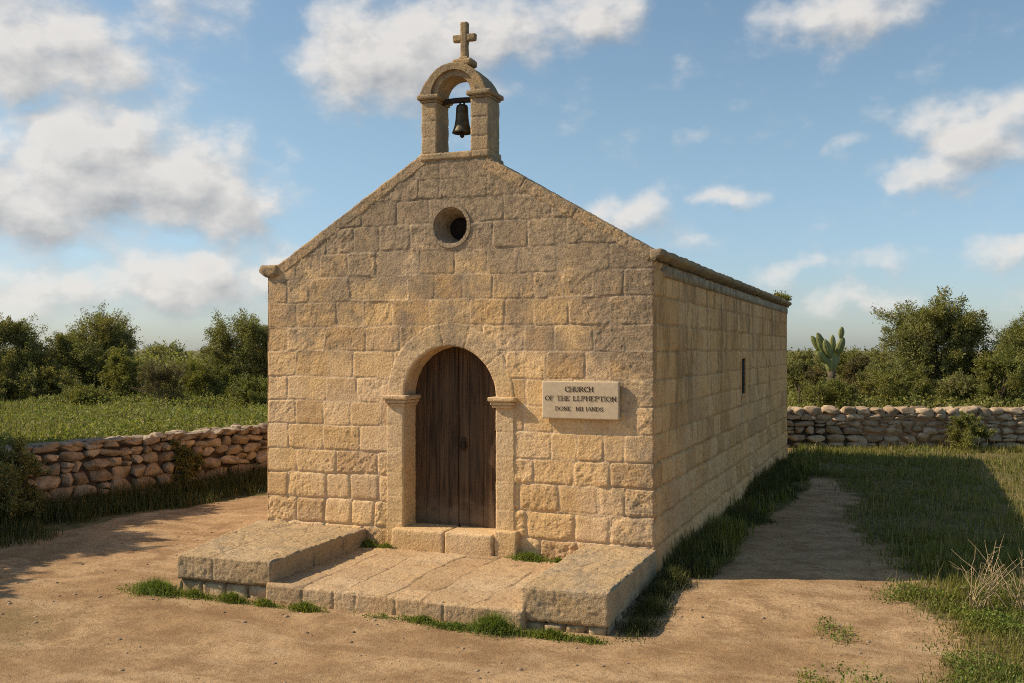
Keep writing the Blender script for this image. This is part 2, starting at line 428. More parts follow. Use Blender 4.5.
# ------------------------------------------------------------------ terrain
LW0 = np.array([-4.55, 0.0]); LD = np.array([.160, .987]); LD /= np.linalg.norm(LD)     # left wall line, heading back
LN = np.array([-LD[1], LD[0]])                                                           # outward (field side)
RW0 = np.array([4.65, 15.15]); RD = np.array([5.38, 2.13]); RD /= np.linalg.norm(RD)     # rear wall line, heading right
RN = np.array([-RD[1], RD[0]])
def dleft(x, y): return (x-LW0[0])*LN[0] + (y-LW0[1])*LN[1]
def drear(x, y): return (x-RW0[0])*RN[0] + (y-RW0[1])*RN[1]
def terrain(x, y, detail=True):
    x = np.asarray(x, float); y = np.asarray(y, float); sh = x.shape; x = x.ravel(); y = y.ravel()
    dl = dleft(x, y); dr = drear(x, y); d = np.maximum(dl, dr)
    z = -.07*sst((-y-.2)/1.6)
    z = z - .05*sst((x-6)/6)*sst((2-y)/6)
    P = P3(x, y)
    if detail:
        z = z + .022*fbm(P, .8, 3, 5)*sst((1.2-np.abs(x-2.5)+2.4)*0+1) + .013*fbm(P, 3.6, 3, 7) + .005*fbm(P, 7.5, 2, 8)
    outer = sst((d-.22)/.18)
    far = np.clip(d, 0, 60)
    zo = .84 + .030*np.clip(far-6, 0, 12) + .05*fbm(P, .25, 3, 11) + .035*fbm(P, 1.1, 3, 13)
    z = z*(1-outer) + zo*outer
    return z.reshape(sh)
def pathmask(x, y):
    """1 on bare trodden earth, 0 where grass grows (inside the yard)"""
    x = np.asarray(x, float); y = np.asarray(y, float)
    nz = fbm(P3(x, y), .9, 4, 31)*.55; nz2 = fbm(P3(x, y), 3.0, 3, 33)*.25
    # right-hand path narrows backwards
    w_r = 7.25 - .17*np.clip(y, 0, 7.5)
    right = sst(((x+nz+nz2) - w_r)/.9)
    front = sst((y+2.3-nz+.25*np.clip(x-7, 0, 9))/1.9)           # grass fades out towards the lens
    g_right = right*np.maximum(front, .42+.5*sst((x-7.6)/1.0))
    g_far = sst((y-7.6+nz*2)/2.2)*sst((x-4.5)/.5)
    g_side = sst((5.50+.35*nz+.05*y - x)/.3)*sst((x-4.8)/.05)*sst((y-.1)/.4)
    dl = dleft(x, y)
    g_left = sst((1.50+dl+nz*.7)/.45)*(dl < .3)
    g_back = sst((y-6)/3)*(x < 0)*.6
    g = np.maximum.reduce([g_right, g_far, g_side, g_left, g_back])
    d = np.maximum(dl, drear(x, y))
    g = np.where(d > .2, .95, g)
    return np.clip(g, 0, 1)
def axis(lo, hi, fine, dlo, dhi, growth=1.13):
    a = list(np.arange(dlo, dhi+1e-6, fine)); s = fine
    r = [a[-1]]
    while r[-1] < hi: s *= growth; r.append(r[-1]+s)
    s = fine; l = [a[0]]
    while l[-1] > lo: s *= growth; l.append(l[-1]-s)
    return np.array(l[:0:-1]+a+r[1:])
gx = axis(-900, 900, .06, -6.5, 11.5); gy = axis(-60, 1100, .06, -6.5, 10.0, 1.10)
GX, GY = np.meshgrid(gx, gy, indexing='ij')
GZ = terrain(GX, GY)
gm = pathmask(GX.ravel(), GY.ravel())
scurf = sst((2.2-GX.ravel())/3)*sst((-2.3-GY.ravel())/1.5) + .6*sst((GX.ravel()-5.9)/1.2)*sst((-1.2-GY.ravel())/1.0)
ground = link('ground', mesh_data('ground', np.stack([GX, GY, GZ], -1).reshape(-1, 3), gridf(len(gx), len(gy)), M_GROUND, {'grass': gm, 'scurf': scurf}))
tag(ground, 'dry sandy yard and path around the church with trodden earth', kind='structure')

# ------------------------------------------------------------------ the church
W_, D_, HE = 4.88, 12.4, 3.30
church = empty('church', (0, 0, 0), 'small gabled chapel of rough honey limestone blocks with a bell gable', 'church')

def ashlar(U, V, rows, seed, lo=.30, hi=.58, quoin=(None, None), amp=.0065, depth=.008, jw=.003, bw=.014, lowd=1.35):
    """block relief for a wall; U along the wall, V up. returns h, tone, joint"""
    rng = np.random.RandomState(seed)
    u = U.ravel(); v = V.ravel(); P = P3(u, v, seed*1.7)
    uw = u + .016*fbm(P, 3.0, 3, seed); vw = v + .020*fbm(P, 2.2, 3, seed+50)
    r = np.clip(np.searchsorted(rows, vw)-1, 0, len(rows)-2)
    h = np.zeros(len(u)); tone = np.zeros(len(u)); jt = np.zeros(len(u))
    um, uM = u.min(), u.max()
    for k in range(len(rows)-1):
        m = r == k
        if not m.any(): continue
        js = [um-.05]; x = um
        if quoin[0]: x += quoin[0][k % 2]; js.append(x)
        end = uM - (quoin[1][k % 2] if quoin[1] else 0)
        while True:
            x += rng.uniform(lo, hi)
            if x > end-.22: break
            js.append(x)
        if quoin[1]: js.append(end)
        js.append(uM+.05); js = np.array(js); nb = len(js)-1
        q = uw[m]; b = np.clip(np.searchsorted(js, q)-1, 0, nb-1)
        sl = rng.uniform(-.05, .05, nb+1)                       # leaning joints
        zz = (vw[m]-rows[k])/(rows[k+1]-rows[k])-.5
        dx = np.minimum(q-js[b]-sl[b]*zz*.3, js[b+1]-q+sl[b+1]*zz*.3); dz = np.minimum(vw[m]-rows[k], rows[k+1]-vw[m])
        dx = np.maximum(dx, 0); dz = np.maximum(dz, 0)
        R = .045; d = np.where((dx < R) & (dz < R), R-np.sqrt((R-dx)**2+(R-dz)**2), np.minimum(dx, dz))
        bo = rng.uniform(-.002, .003, nb)[b]; ra = rng.uniform(.35, 1.35, nb)[b]; tn = rng.uniform(0, 1, nb)[b]
        tx = rng.uniform(-.012, .012, nb)[b]; tz = rng.uniform(-.02, .02, nb)[b]
        soft = (rng.uniform(0, 1, nb+1) < .18); wk = np.where(np.minimum(q-js[b], js[b+1]-q) < dz, 1, 0)
        t = sst((d-jw)/bw)
        low = 1+.75*sst((lowd-v[m])/.7); soft = 1-sst((d)/.05)
        Pm = P3(q, vw[m], b*3.1+k*7.7)
        rough = fbm(Pm, 6.5, 3, seed+7) + .75*fbm(Pm, 17, 3, seed+17) + .45*fbm(Pm, 34, 2, seed+27, ridge=True)
        dep = depth*(.25+1.0*sst(fbm(Pm, 1.3, 2, seed+41)*1.2+.5))*(.6+.9*sst((1.75-v[m])/.8)) if lowd > 0 else depth
        hh = dep*(t-1) - .010*soft*(low-1) + t*(bo + amp*ra*low*rough + (q-(js[b]+js[b+1])/2)*tx + (zz*.3)*tz)
        h[m] = hh; tone[m] = tn; jt[m] = 1-sst((d-.002)/.014)
    # mortar smears hide part of the joints
    sm = sst((fbm(P, 1.7, 3, seed+90)-.05)/.35)
    h = h + np.where(jt > 0, .008*sm*jt, 0)
    return h, tone, jt

ROWS = [-.2, .02, .32, .62, .92, 1.20, 1.50, 1.79, 2.08, 2.39, 2.68, 2.98, 3.27, 3.56, 3.86, 4.14, 4.42, 4.8]
SL = .62
def rake(x): return np.minimum(HE+.05+SL*x, HE+.15+.585*(W_-x))
DX, DR, DSP = 2.48, .58, 1.865          # door centre, radius, springing
OX, OZ = 2.50, 3.82
# facade
nx, nz = 478, 440
X, T = np.meshgrid(np.linspace(0, W_, nx), np.linspace(0, 1, nz), indexing='ij')
Z = -.2 + T*(np.minimum(rake(X)-.02, 4.60)+.2)
h, tone, jt = ashlar(X, Z, ROWS, 11, quoin=((.42, .30), (.50, .34)))
x, z = X.ravel(), Z.ravel()
ed = np.minimum(x, W_-x)
h = h*sst(ed/.03) - .012*(1-sst(ed/.025)) - .004*(fbm(P3(x, z), 5, 3, 3)+.2)*(1-sst(ed/.06))
V = np.stack([x, -h, z], 1)
F = gridf(nx, nz)
fc = V[F].mean(1)
dd = np.hypot(fc[:, 0]-DX, fc[:, 2]-DSP)
inside = ((np.abs(fc[:, 0]-DX) < DR+.10) & (fc[:, 2] < DSP)) | (dd < DR+.10) | (np.hypot(fc[:, 0]-OX, fc[:, 2]-OZ) < .205)
obj('facade_wall', V, F[~inside], M_FAC, church, {'tone': tone, 'joint': jt})
# right side wall
ny, nz = 640, 200
Y, Z = np.meshgrid(np.linspace(0, D_, ny)**1.0, np.linspace(-.25, HE+.04, nz), indexing='ij')
h, tone, jt = ashlar(Y, Z, ROWS[:13]+[3.6], 23, lo=.38, hi=.75, quoin=((.34, .50), (.4, .3)), amp=.014, depth=.026, bw=.022)
y, z = Y.ravel(), Z.ravel(); ed = np.minimum(y, D_-y)
h = h*sst(ed/.03) - .012*(1-sst(ed/.025))
h = h + .05*sst((.55-z)/.6)*(1+fbm(P3(y, z), 1.2, 3, 4))*sst(ed/.15)          # battered, crumbling foot
F = gridf(ny, nz); V = np.stack([W_+h, y, z], 1); fc = V[F].mean(1)
WY0, WY1, WZ0, WZ1 = 5.80, 6.28, 1.68, 2.27
hole = (fc[:, 1] > WY0) & (fc[:, 1] < WY1) & (fc[:, 2] > WZ0) & (fc[:, 2] < WZ1)
obj('side_wall', V, F[~hole], M_SIDE, church, {'tone': tone, 'joint': jt})
# left side wall and rear wall (seen only from other positions)
Y, Z = np.meshgrid(np.linspace(0, D_, 320), np.linspace(-.25, HE+.04, 100), indexing='ij')
h, tone, jt = ashlar(Y, Z, ROWS[:13]+[3.6], 29, lo=.38, hi=.7, bw=.05)
ed = np.minimum(Y.ravel(), D_-Y.ravel()); h = h*sst(ed/.03)-.012*(1-sst(ed/.04))
obj('side_wall', np.stack([-h, Y.ravel(), Z.ravel()], 1), gridf(320, 100)[:, ::-1], M_SIDE, church, {'tone': tone, 'joint': jt})
X, T = np.meshgrid(np.linspace(0, W_, 130), np.linspace(0, 1, 120), indexing='ij')
Z = -.25+T*(HE+.33-.12*np.abs(X-W_/2)+.25)
h, tone, jt = ashlar(X, Z, ROWS[:13]+[3.8], 31, bw=.05)
ed = np.minimum(X.ravel(), W_-X.ravel()); h = h*sst(ed/.03)-.012*(1-sst(ed/.04))
obj('rear_wall', np.stack([X.ravel(), D_+h, Z.ravel()], 1), gridf(130, 120)[:, ::-1], M_SIDE, church, {'tone': tone, 'joint': jt})

def box_vf(x0, x1, y0, y1, z0, z1):
    T, F = cube_template(1, 1, 1)
    return T*np.array([x1-x0, y1-y0, z1-z0])+np.array([x0, y0, z0]), F
M_COPE = stone_mat('limestone_coping', base=(.50, .36, .215), warm=(.52, .35, .18), grey=(.23, .185, .13), weather='heavy', attrs=False)
# gable coping: slanted blocks along both rakes
def coping(x0, x1, left):
    n = np.array([-SL, 1.0]) if left else np.array([.585, 1.0]); n /= np.linalg.norm(n)
    a = np.array([x0, rake(np.array(x0))]); b = np.array([x1, rake(np.array(x1))]); L = np.linalg.norm(b-a); t = (b-a)/L
    rng = np.random.RandomState(5+left); js = []; q = .5
    while q < L-.3: js.append((0, q)); q += rng.uniform(.42, .75)
    V, F = roughbox((L, .37, .14), .012, .016, .008, 12, 40+left, js, .008, .006, fine=.7)
    s = V[:, 0]; yy = V[:, 1]-.004; v = V[:, 2]-.135
    return np.column_stack([a[0]+t[0]*s+n[0]*v, yy, a[1]+t[1]*s+n[1]*v]), F
V, F = coping(0.0, 2.14, True); obj('gable_coping', V, F, M_COPE, church)
V, F = coping(4.88, 2.95, False); F = F[:, ::-1]; obj('gable_coping', V, F, M_COPE, church)
# block under the bell gable
V, F = roughbox((.95, .36, .46), .012, .02, .007, 8, 55, [(2, .22), (0, .28), (0, .66)], .006, .006)
obj('gable_head', V+np.array([2.07, -.001, 4.14]), F, M_FAC, church, {'tone': np.full(len(V), .5), 'joint': np.zeros(len(V))})
# roof
def slab(x0, z0, x1, z1, y0, y1, th, name, mat):
    pts = np.array([[x0, y0, z0], [x1, y0, z1], [x1, y1, z1], [x0, y1, z0]], float)
    V = np.vstack([pts, pts-np.array([0, 0, th])])
    F = np.array([[0, 1, 2, 3], [7, 6, 5, 4], [0, 4, 5, 1], [1, 5, 6, 2], [2, 6, 7, 3], [3, 7, 4, 0]])
    return obj(name, V, F, mat, church, smooth=False)
M_ROOF = simple_mat('roof_render', (.34, .27, .18), .95, 0, .35, 6, .5)
slab(-.02, HE+.02, W_/2, HE+.34, .34, D_-.02, .12, 'roof', M_ROOF)
slab(W_+.02, HE+.023, W_/2, HE+.343, .343, D_-.023, .12, 'roof', M_ROOF)
# cornices
def cornice(x0, x1, y0, y1, z0, z1, seed, name='cornice'):
    rng = np.random.RandomState(seed); js = []; q = .35
    while q < y1-y0-.2: js.append((1, q)); q += rng.uniform(.5, .9)
    V, F = roughbox((x1-x0, y1-y0, z1-z0), .022, .035, .014, 6, seed, js, .02, .012, nmax=600)
    lowr = 1-sst(V[:, 2]/(z1-z0)/.55)                    # cyma: lower half steps back
    side = 1 if x1 > W_/2 else -1
    edge = (V[:, 0] > (x1-x0)*.7) if side > 0 else (V[:, 0] < (x1-x0)*.3)
    V[:, 0] -= side*.075*lowr*edge
    return obj(name, V+np.array([x0, y0, z0]), F, M_CORN, church)
cornice(4.83, 4.975, -.045, D_+.14, 3.345, 3.47, 61)
cornice(-.105, .16, -.045, D_+.14, 3.30, 3.445, 62)

# door recess, surround
obj('door_recess', *join([box_vf(1.86, 3.10, .34, .40, .2, 2.5) + ({},)])[:2], M_DARK, church, smooth=False)
surround = bpy.data.objects.new('door_surround', None); COL.objects.link(surround); surround.parent = church
def arch_ring(cx, cz, r0, rout, y_front, y_back, a0, a1, joints, seed, amp=.003, res=.012, gro=.010, bead=False, cy_off=0):
    """voussoir ring: outer edge, front face and intrados swept through an angle. rout(a) outer radius"""
    na = max(24, int(abs(a1-a0)*(r0+.1)/res)); A = np.linspace(a0, a1, na)
    nf, ni, no = 22, max(6, int((y_back-y_front)/.018)), 4
    prof = []
    for k in range(no): prof.append((1.0, y_front+.05*(1-k/no), 0))            # outer rim
    for k in range(nf+1): prof.append((1-k/nf, y_front, 1))
    for k in range(1, ni+1): prof.append((0.0, y_front+(y_back-y_front)*k/ni, 2))
    prof = np.array(prof)
    AA, K = np.meshgrid(A, np.arange(len(prof)), indexing='ij')
    s = prof[K.ravel(), 0]; yy = prof[K.ravel(), 1]; kind = prof[K.ravel(), 2]; a = AA.ravel()
    R = r0 + s*(np.array([rout(t) for t in A])[:, None]-r0).repeat(len(prof), 1).ravel()
    Px = cx+R*np.cos(a); Pz = cz+R*np.sin(a)
    P = P3(Px, yy, Pz)
    hh = amp*(fbm(P, 9, 4, seed)+.6*fbm(P, 28, 2, seed+3))
    arc = a*(r0+.12)
    for j in joints: hh -= gro*np.exp(-((arc-j*(r0+.12)+.006*fbm(P, 6, 2, seed))/.007)**2)*np.where(kind < 2, 1, .8)
    rnd = .009*np.exp(-((s)/.05)**2)*(kind == 1) + .010*np.exp(-((1-s)/.05)**2)*(kind == 1)
    yo = yy + rnd - np.where(kind == 1, hh, 0)
    if bead: yo = yo - .012*np.exp(-((s-.5)/.22)**2)*(kind == 1)
    Ro = R - np.where(kind == 2, hh, 0) + np.where(kind == 2, rnd*0+.010*np.exp(-((yy-y_front)/.012)**2), 0)
    V = np.stack([cx+Ro*np.cos(a), yo+cy_off, cz+Ro*np.sin(a)], 1)
    return V, gridf(na, len(prof))
vj = [rad(t) for t in (38, 72, 98, 128, 155)]
V, F = arch_ring(DX, DSP, DR, lambda a: .80+.06*max(0, math.sin(a))**2, -.007, .32, 0.0, math.pi, vj, 71, amp=.006)
obj('arch_ring', V, F, M_TRIM, surround)
def jamb(x_out, x_in, seed):
    n = abs(x_in-x_out); H = DSP-.02-.10
    js = [(2, q) for q in ((.30, .60, .88, 1.16, 1.42) if seed % 2 else (.26, .52, .84, 1.10, 1.38))]
    V, F = roughbox((n, .36, H), .012, .012, .0055, 10, seed, js, .006, .006)
    return V+np.array([min(x_out, x_in), -.012, .10]), F
for xo, xi, sd_ in ((1.675, DX-DR, 73), (3.29, DX+DR, 74)):
    V, F = jamb(xo, xi, sd_); obj('jamb', V, F, M_TRIM, surround)
    x0, x1 = (xo-.0, xi+.045) if xo < xi else (xi-.045, xo+.0)
    parts = []
    for (e, za, zb, sx) in ((.0, 1.750, 1.782, 1), (.018, 1.783, 1.822, 2), (.040, 1.823, 1.872, 3)):
        V, F = roughbox((x1-x0+2*e-.03, .40+e, zb-za), .012, .012, .0025, 12, sd_+sx)
        parts.append((V+np.array([x0-e+.015, -.045-e, za]), F, {}))
    V, F, _ = join(parts); obj('capital', V, F, M_TRIM, surround)
V, F = roughbox((.27, .22, .33), .014, .02, .005, 8, 79); obj('jamb_foot', V+np.array([3.075, -.095, .06]), F, M_TRIM, surround)
thr = []
for (xa, xb, sd_) in ((1.80, 2.47, 81), (2.477, 3.07, 82)):
    V, F = roughbox((xb-xa, .455, .295), .014, .025, .006, 8, sd_); thr.append((V+np.array([xa, -.125, .045]), F, {}))
V, F, _ = join(thr); obj('threshold_step', V, F, M_TRIM, surround)
# door leaves of upright planks
door = bpy.data.objects.new('door', None); COL.objects.link(door); door.parent = church
def leaf(x0, x1, planks, seed):
    nx, nz = int((x1-x0)/.005), 200
    X, Z = np.meshgrid(np.linspace(x0, x1, nx), np.linspace(.34, 2.46, nz), indexing='ij'); x = X.ravel(); z = Z.ravel()
    pe = np.array([x0]+planks+[x1]); b = np.clip(np.searchsorted(pe, x)-1, 0, len(pe)-2)
    d = np.minimum(x-pe[b], pe[b+1]-x)
    h = -.012*np.exp(-(d/.0045)**2) + .002*fbm(P3(x*14, z*.9), 1, 4, seed) + (b % 2)*.003
    h -= .03*(1-sst((z-.36)/.02))*(fbm(P3(x, z), 6, 2, seed)*.3+.2)
    V = np.stack([x, .295-h, z], 1)
    tn = np.array([.1, .75, .35, .9, .5])[b]
    return obj('door_leaf', V, gridf(nx, nz), M_WOOD, door, {'tone': tn})
leaf(1.88, 2.462, [2.04, 2.21, 2.34], 3); leaf(2.468, 3.08, [2.60, 2.78, 2.93], 4)
ha = [tube([(2.535+.045*math.cos(t), .268, 1.28+.05*math.sin(t)) for t in np.linspace(0, 2*math.pi, 20)], [.007]*20, 6)]
V, F = roughbox((.05, .02, .13), .01, .006, .001, 20, 2); ha.append((V+np.array([2.51, .272, 1.25]), F))
V, F, _ = join([(v, f, {}) for v, f in ha]); obj('door_handle', V, F, M_IRON, door)

# oculus: splayed round opening and its ring
ocu = bpy.data.objects.new('round_window', None); COL.objects.link(ocu); ocu.parent = church
V, F = arch_ring(OX, OZ, .212, lambda a: .255, -.016, .02, 0, 2*math.pi, [rad(t) for t in (20, 95, 170, 250, 320)], 91, gro=.004, amp=.002)
obj('window_ring', V, F, M_TRIM, ocu)
A = np.linspace(0, 2*math.pi, 97); K = np.linspace(0, 1, 26)
AA, KK = np.meshgrid(A, K, indexing='ij'); r = .215-.085*KK**.8; yy = .0+KK*.26
V = np.stack([OX+.0*KK+r*np.cos(AA), yy, OZ+r*np.sin(AA)], -1).reshape(-1, 3)
V[:, 0] += .003*fbm(V, 14, 3, 8); obj('window_splay', V, gridf(97, 26), M_TRIM, ocu)
V, F = box_vf(OX-.3, OX+.3, .262, .34, OZ-.3, OZ+.3)
obj('shade_panel', V, F, M_DARK, ocu, smooth=False)  # solid dark box closes the splay, unlit inside painted on it
# slit window on the side
sl = bpy.data.objects.new('slit_window', None); COL.objects.link(sl); sl.parent = church
fr = []
for (ya, yb, za, zb) in ((WY0-.03, WY0+.015, WZ0-.03, WZ1+.03), (WY1-.015, WY1+.03, WZ0-.03, WZ1+.03), (WY0+.016, WY1-.016, WZ1-.012, WZ1+.028), (WY0+.016, WY1-.016, WZ0-.028, WZ0+.014)):
    V, F = roughbox((.10, yb-ya, zb-za), .02, .008, .003, 10, 7); fr.append((V+np.array([W_-.078, ya, za]), F, {}))
V, F, _ = join(fr); obj('window_frame', V, F, M_SIDE, sl, {'tone': np.full(len(V), .8), 'joint': np.zeros(len(V))})
V, F = box_vf(W_-.12, W_-.006, WY0+.006, WY1-.006, WZ0+.006, WZ1-.006); obj('shade_panel', V, F, M_DARK, sl, smooth=False)  # solid dark block almost flush with the wall, painted as the slit's shade

# bell gable
bel = bpy.data.objects.new('bell_gable', None); COL.objects.link(bel); bel.parent = church
BX0, BX1, BY0, BY1 = 2.12, 2.97, .0, .33; BZ0 = 4.585
V, F = roughbox((BX1-BX0+.03, .375, .085), .014, .018, .005, 9, 101, [(0, .3), (0, .66)], .008); obj('sill', V+np.array([BX0-.015, -.020, BZ0]), F, M_BELF, bel)
PZ0, PZ1 = BZ0+.08, 5.265
for (xa, xb, sd_) in ((BX0, BX0+.20, 103), (BX1-.225, BX1, 104)):
    V, F = roughbox((xb-xa, BY1-BY0, PZ1-PZ0), .012, .014, .005, 9, sd_, [(2, .17+.03*(sd_ % 2)), (2, .38)], .009, .007)
    obj('pillar', V+np.array([xa, BY0, PZ0]), F, M_BELF, bel)
    pr = []
    for (e, za, zb) in ((.015, PZ1+.001, PZ1+.030), (.040, PZ1+.031, PZ1+.085)):
        V, F = roughbox((xb-xa+2*e, BY1-BY0+2*e, zb-za), .012, .014, .005, 10, sd_+int(e*100)); pr.append((V+np.array([xa-e, BY0-e, za]), F, {}))
    V, F, _ = join(pr); obj('impost', V, F, M_CORN, bel)
BC = (BX0+.20+BX1-.225)/2; BR = (BX1-.225-BX0-.20)/2; BZS = PZ1+.086
# arch body: swept ring with back face too
A = np.linspace(0, math.pi, 90)
def ring_solid(cx, cz, ri, ro, y0, y1, A, seed, amp=.005, flare=0.0):
    sec = []
    for k in range(9): sec.append((0, k/8))                  # front face inner->outer
    for k in range(1, 15): sec.append((k/14, 1))
    for k in range(1, 9): sec.append((1, 1-k/8))
    for k in range(1, 15): sec.append((1-k/14, 0))
    sec = np.array(sec); n = len(sec)
    a = np.repeat(A, n); yv = np.tile(y0+sec[:, 0]*(y1-y0), len(A)); rr = np.tile(sec[:, 1], len(A))
    ro_a = ro + flare*(1-np.sin(a))**2
    R = ri+rr*(ro_a-ri)
    P = P3(cx+R*np.cos(a), yv, cz+R*np.sin(a))
    R = R + amp*fbm(P, 9, 4, seed)*np.where(rr > .5, 1.3, .5); yv = yv + amp*fbm(P, 11, 3, seed+4)
    for j in (35, 65, 90, 118, 148): R = R - .010*np.exp(-(((a-rad(j))*ri*1.3)/.007)**2)*(rr > .9)
    V = np.stack([cx+R*np.cos(a), yv, cz+R*np.sin(a)], 1)
    return V, gridf(len(A), n)
V, F = ring_solid(BC, BZS-.015, BR, BR+.115, BY0+.012, BY1-.010, A, 107, flare=.065); obj('arch', V, F, M_BELF, bel)
V, F = ring_solid(BC, BZS-.015, BR+.065, BR+.145, BY0-.028, BY1+.028, A, 109, flare=.07); obj('arch_moulding', V, F, M_CORN, bel)
# cross on the bell gable
crs = bpy.data.objects.new('cross', None); COL.objects.link(crs); crs.parent = church
CX, CY, CZ = 2.60, .165, BZS-.015+BR+.125
parts = []
V, F = roughbox((.25, .20, .085), .01, .03, .006, 14, 111); parts.append((V+np.array([CX-.125, CY-.10, CZ]), F, {}))
V, F = roughbox((.12, .12, .05), .01, .02, .005, 14, 112); parts.append((V+np.array([CX-.06, CY-.06, CZ+.07]), F, {}))
V, F, _ = join(parts); obj('pedestal', V, F, M_CORN, crs)
parts = []
V, F = roughbox((.078, .080, .42), .009, .014, .005, 14, 113); V[:, 0] = .039+(V[:, 0]-.039)*(1+.16*np.abs(V[:, 2]/.42-.35)); parts.append((V+np.array([CX-.039, CY-.04, CZ+.105]), F, {}))
V, F = roughbox((.285, .068, .082), .009, .014, .005, 14, 114); parts.append((V+np.array([CX-.1425, CY-.034, CZ+.30]), F, {}))
V, F, _ = join(parts); obj('cross_arms', V, F, M_CORN, crs)

# bell hanging in the bell gable
BZT = 5.40; bxx, byy = BC+.035, .165
bell = empty('bell', (bxx, byy, 5.05), 'dark bronze bell hanging under the arch of the bell gable', 'bell')
pf = [(.0, .33), (.04, .33), (.062, .318), (.070, .29), (.072, .23), (.078, .15), (.090, .08), (.108, .025), (.118, .0), (.110, -.004), (.100, .01), (.082, .05), (.068, .10), (.058, .25), (0, .28)]
V, F = lathe(pf, 40); obj('bell_body', V+np.array([bxx, byy, 4.915]), F, M_BRONZE, bell)
V, F = roughbox((BR*2+.04, .065, .055), .012, .012, .002, 10, 3); V[:, 2] += .016*np.cos((V[:, 0]-BR)/BR*1.3)
obj('yoke', V+np.array([BC-BR-.02, byy-.033, 5.255]), F, M_IRON, bell)
V, F = tube([(bxx, byy, 5.15), (bxx, byy, 4.93), (bxx, byy, 4.905), (bxx, byy, 4.875), (bxx, byy, 4.86)], [.008, .010, .024, .026, .012], 12); obj('clapper', V, F, M_IRON, bell)
V, F = join([(v, f, {}) for v, f in (tube([(bxx-.03, byy, 5.23), (bxx-.02, byy, 5.29)], [.012, .012], 8), tube([(bxx+.03, byy, 5.23), (bxx+.02, byy, 5.29)], [.012, .012], 8))])[:2]
obj('crown', V, F, M_BRONZE, bell)

# ------------------------------------------------------------------ the plaque
SX0, SX1, SZ0, SZ1 = 3.632, 4.505, 1.652, 2.062
plq = empty('wall_plaque', (SX0, -.02, SZ0), 'pale stone plaque with dark lettering on the facade beside the door', 'sign')
V, F = roughbox((SX1-SX0, .045, SZ1-SZ0), .012, .005, .0012, 12, 5, fine=.2); obj('panel', V+np.array([SX0, -.062, SZ0]), F, M_PLAQUE, plq)
TK, TN, SE = .20, .095, .16
def arc(cx, cy, rx, ry, a0, a1, n=14): return [(cx+rx*math.cos(rad(a0+(a1-a0)*k/n)), cy+ry*math.sin(rad(a0+(a1-a0)*k/n))) for k in range(n+1)]
def stem(x, y0=0, y1=1, sb=True, st=True):
    o = [('L', [(x, y0), (x, y1)])]
    if sb: o.append(('S', [(x-SE, y0+.03), (x+SE, y0+.03)]))
    if st: o.append(('S', [(x-SE, y1-.03), (x+SE, y1-.03)]))
    return o
GL = {
 'C': (.78, [('L', arc(.46, .5, .36, .47, 50, 310))]+[('S', [(.70, .98), (.70, .66)]), ('S', [(.70, .05), (.70, .25)])]),
 'H': (.86, stem(.16)+stem(.70)+[('S', [(.16, .5), (.70, .5)])]),
 'U': (.84, stem(.16, .3, 1, False)+stem(.68, .3, 1, False)+[('L', arc(.42, .32, .26, .28, 180, 360))]),
 'R': (.84, stem(.16)+[('L', arc(.38, .74, .24, .23, 90, -90)), ('S', [(.16, .97), (.38, .97)]), ('S', [(.16, .51), (.38, .51)]), ('L', [(.40, .5), (.74, .02)]), ('S', [(.66, .03), (.86, .03)])]),
 'O': (.90, [('L', arc(.45, .5, .35, .46, 0, 360, 26))]),
 'F': (.72, stem(.16)+[('S', [(.16, .96), (.64, .96)]), ('S', [(.62, 1.0), (.62, .78)]), ('S', [(.16, .52), (.48, .52)]), ('S', [(.48, .62), (.48, .42)])]),
 'E': (.74, stem(.16)+[('S', [(.16, .96), (.64, .96)]), ('S', [(.63, 1.0), (.63, .78)]), ('S', [(.16, .52), (.48, .52)]), ('S', [(.16, .04), (.66, .04)]), ('S', [(.65, 0), (.65, .24)])]),
 'L': (.70, stem(.16)+[('S', [(.16, .04), (.62, .04)]), ('S', [(.61, 0), (.61, .26)])]),
 'T': (.76, stem(.38, st=False)+[('S', [(.06, .96), (.70, .96)]), ('S', [(.06, 1), (.06, .76)]), ('S', [(.70, 1), (.70, .76)])]),
 'P': (.76, stem(.16)+[('L', arc(.38, .73, .25, .24, 90, -90)), ('S', [(.16, .97), (.38, .97)]), ('S', [(.16, .49), (.38, .49)])]),
 'I': (.36, stem(.18)),
 'N': (.88, stem(.16)+stem(.72, sb=False)+[('L', [(.16, .98), (.72, .02)])]),
 'D': (.84, stem(.16)+[('L', arc(.36, .5, .36, .46, 88, -88)), ('S', [(.16, .96), (.36, .96)]), ('S', [(.16, .04), (.36, .04)])]),
 'A': (.84, [('S', [(.08, 0), (.42, 1)]), ('L', [(.42, 1), (.76, 0)]), ('S', [(.20, .34), (.64, .34)]), ('S', [(-.02, .03), (.2, .03)]), ('S', [(.62, .03), (.88, .03)])]),
 'S': (.66, [('L', arc(.34, .74, .22, .22, 30, 250)), ('L', arc(.30, .27, .24, .24, 70, -150)), ('S', [(.56, .98), (.56, .74)]), ('S', [(.06, .02), (.06, .26)])]),
 ' ': (.45, [])}
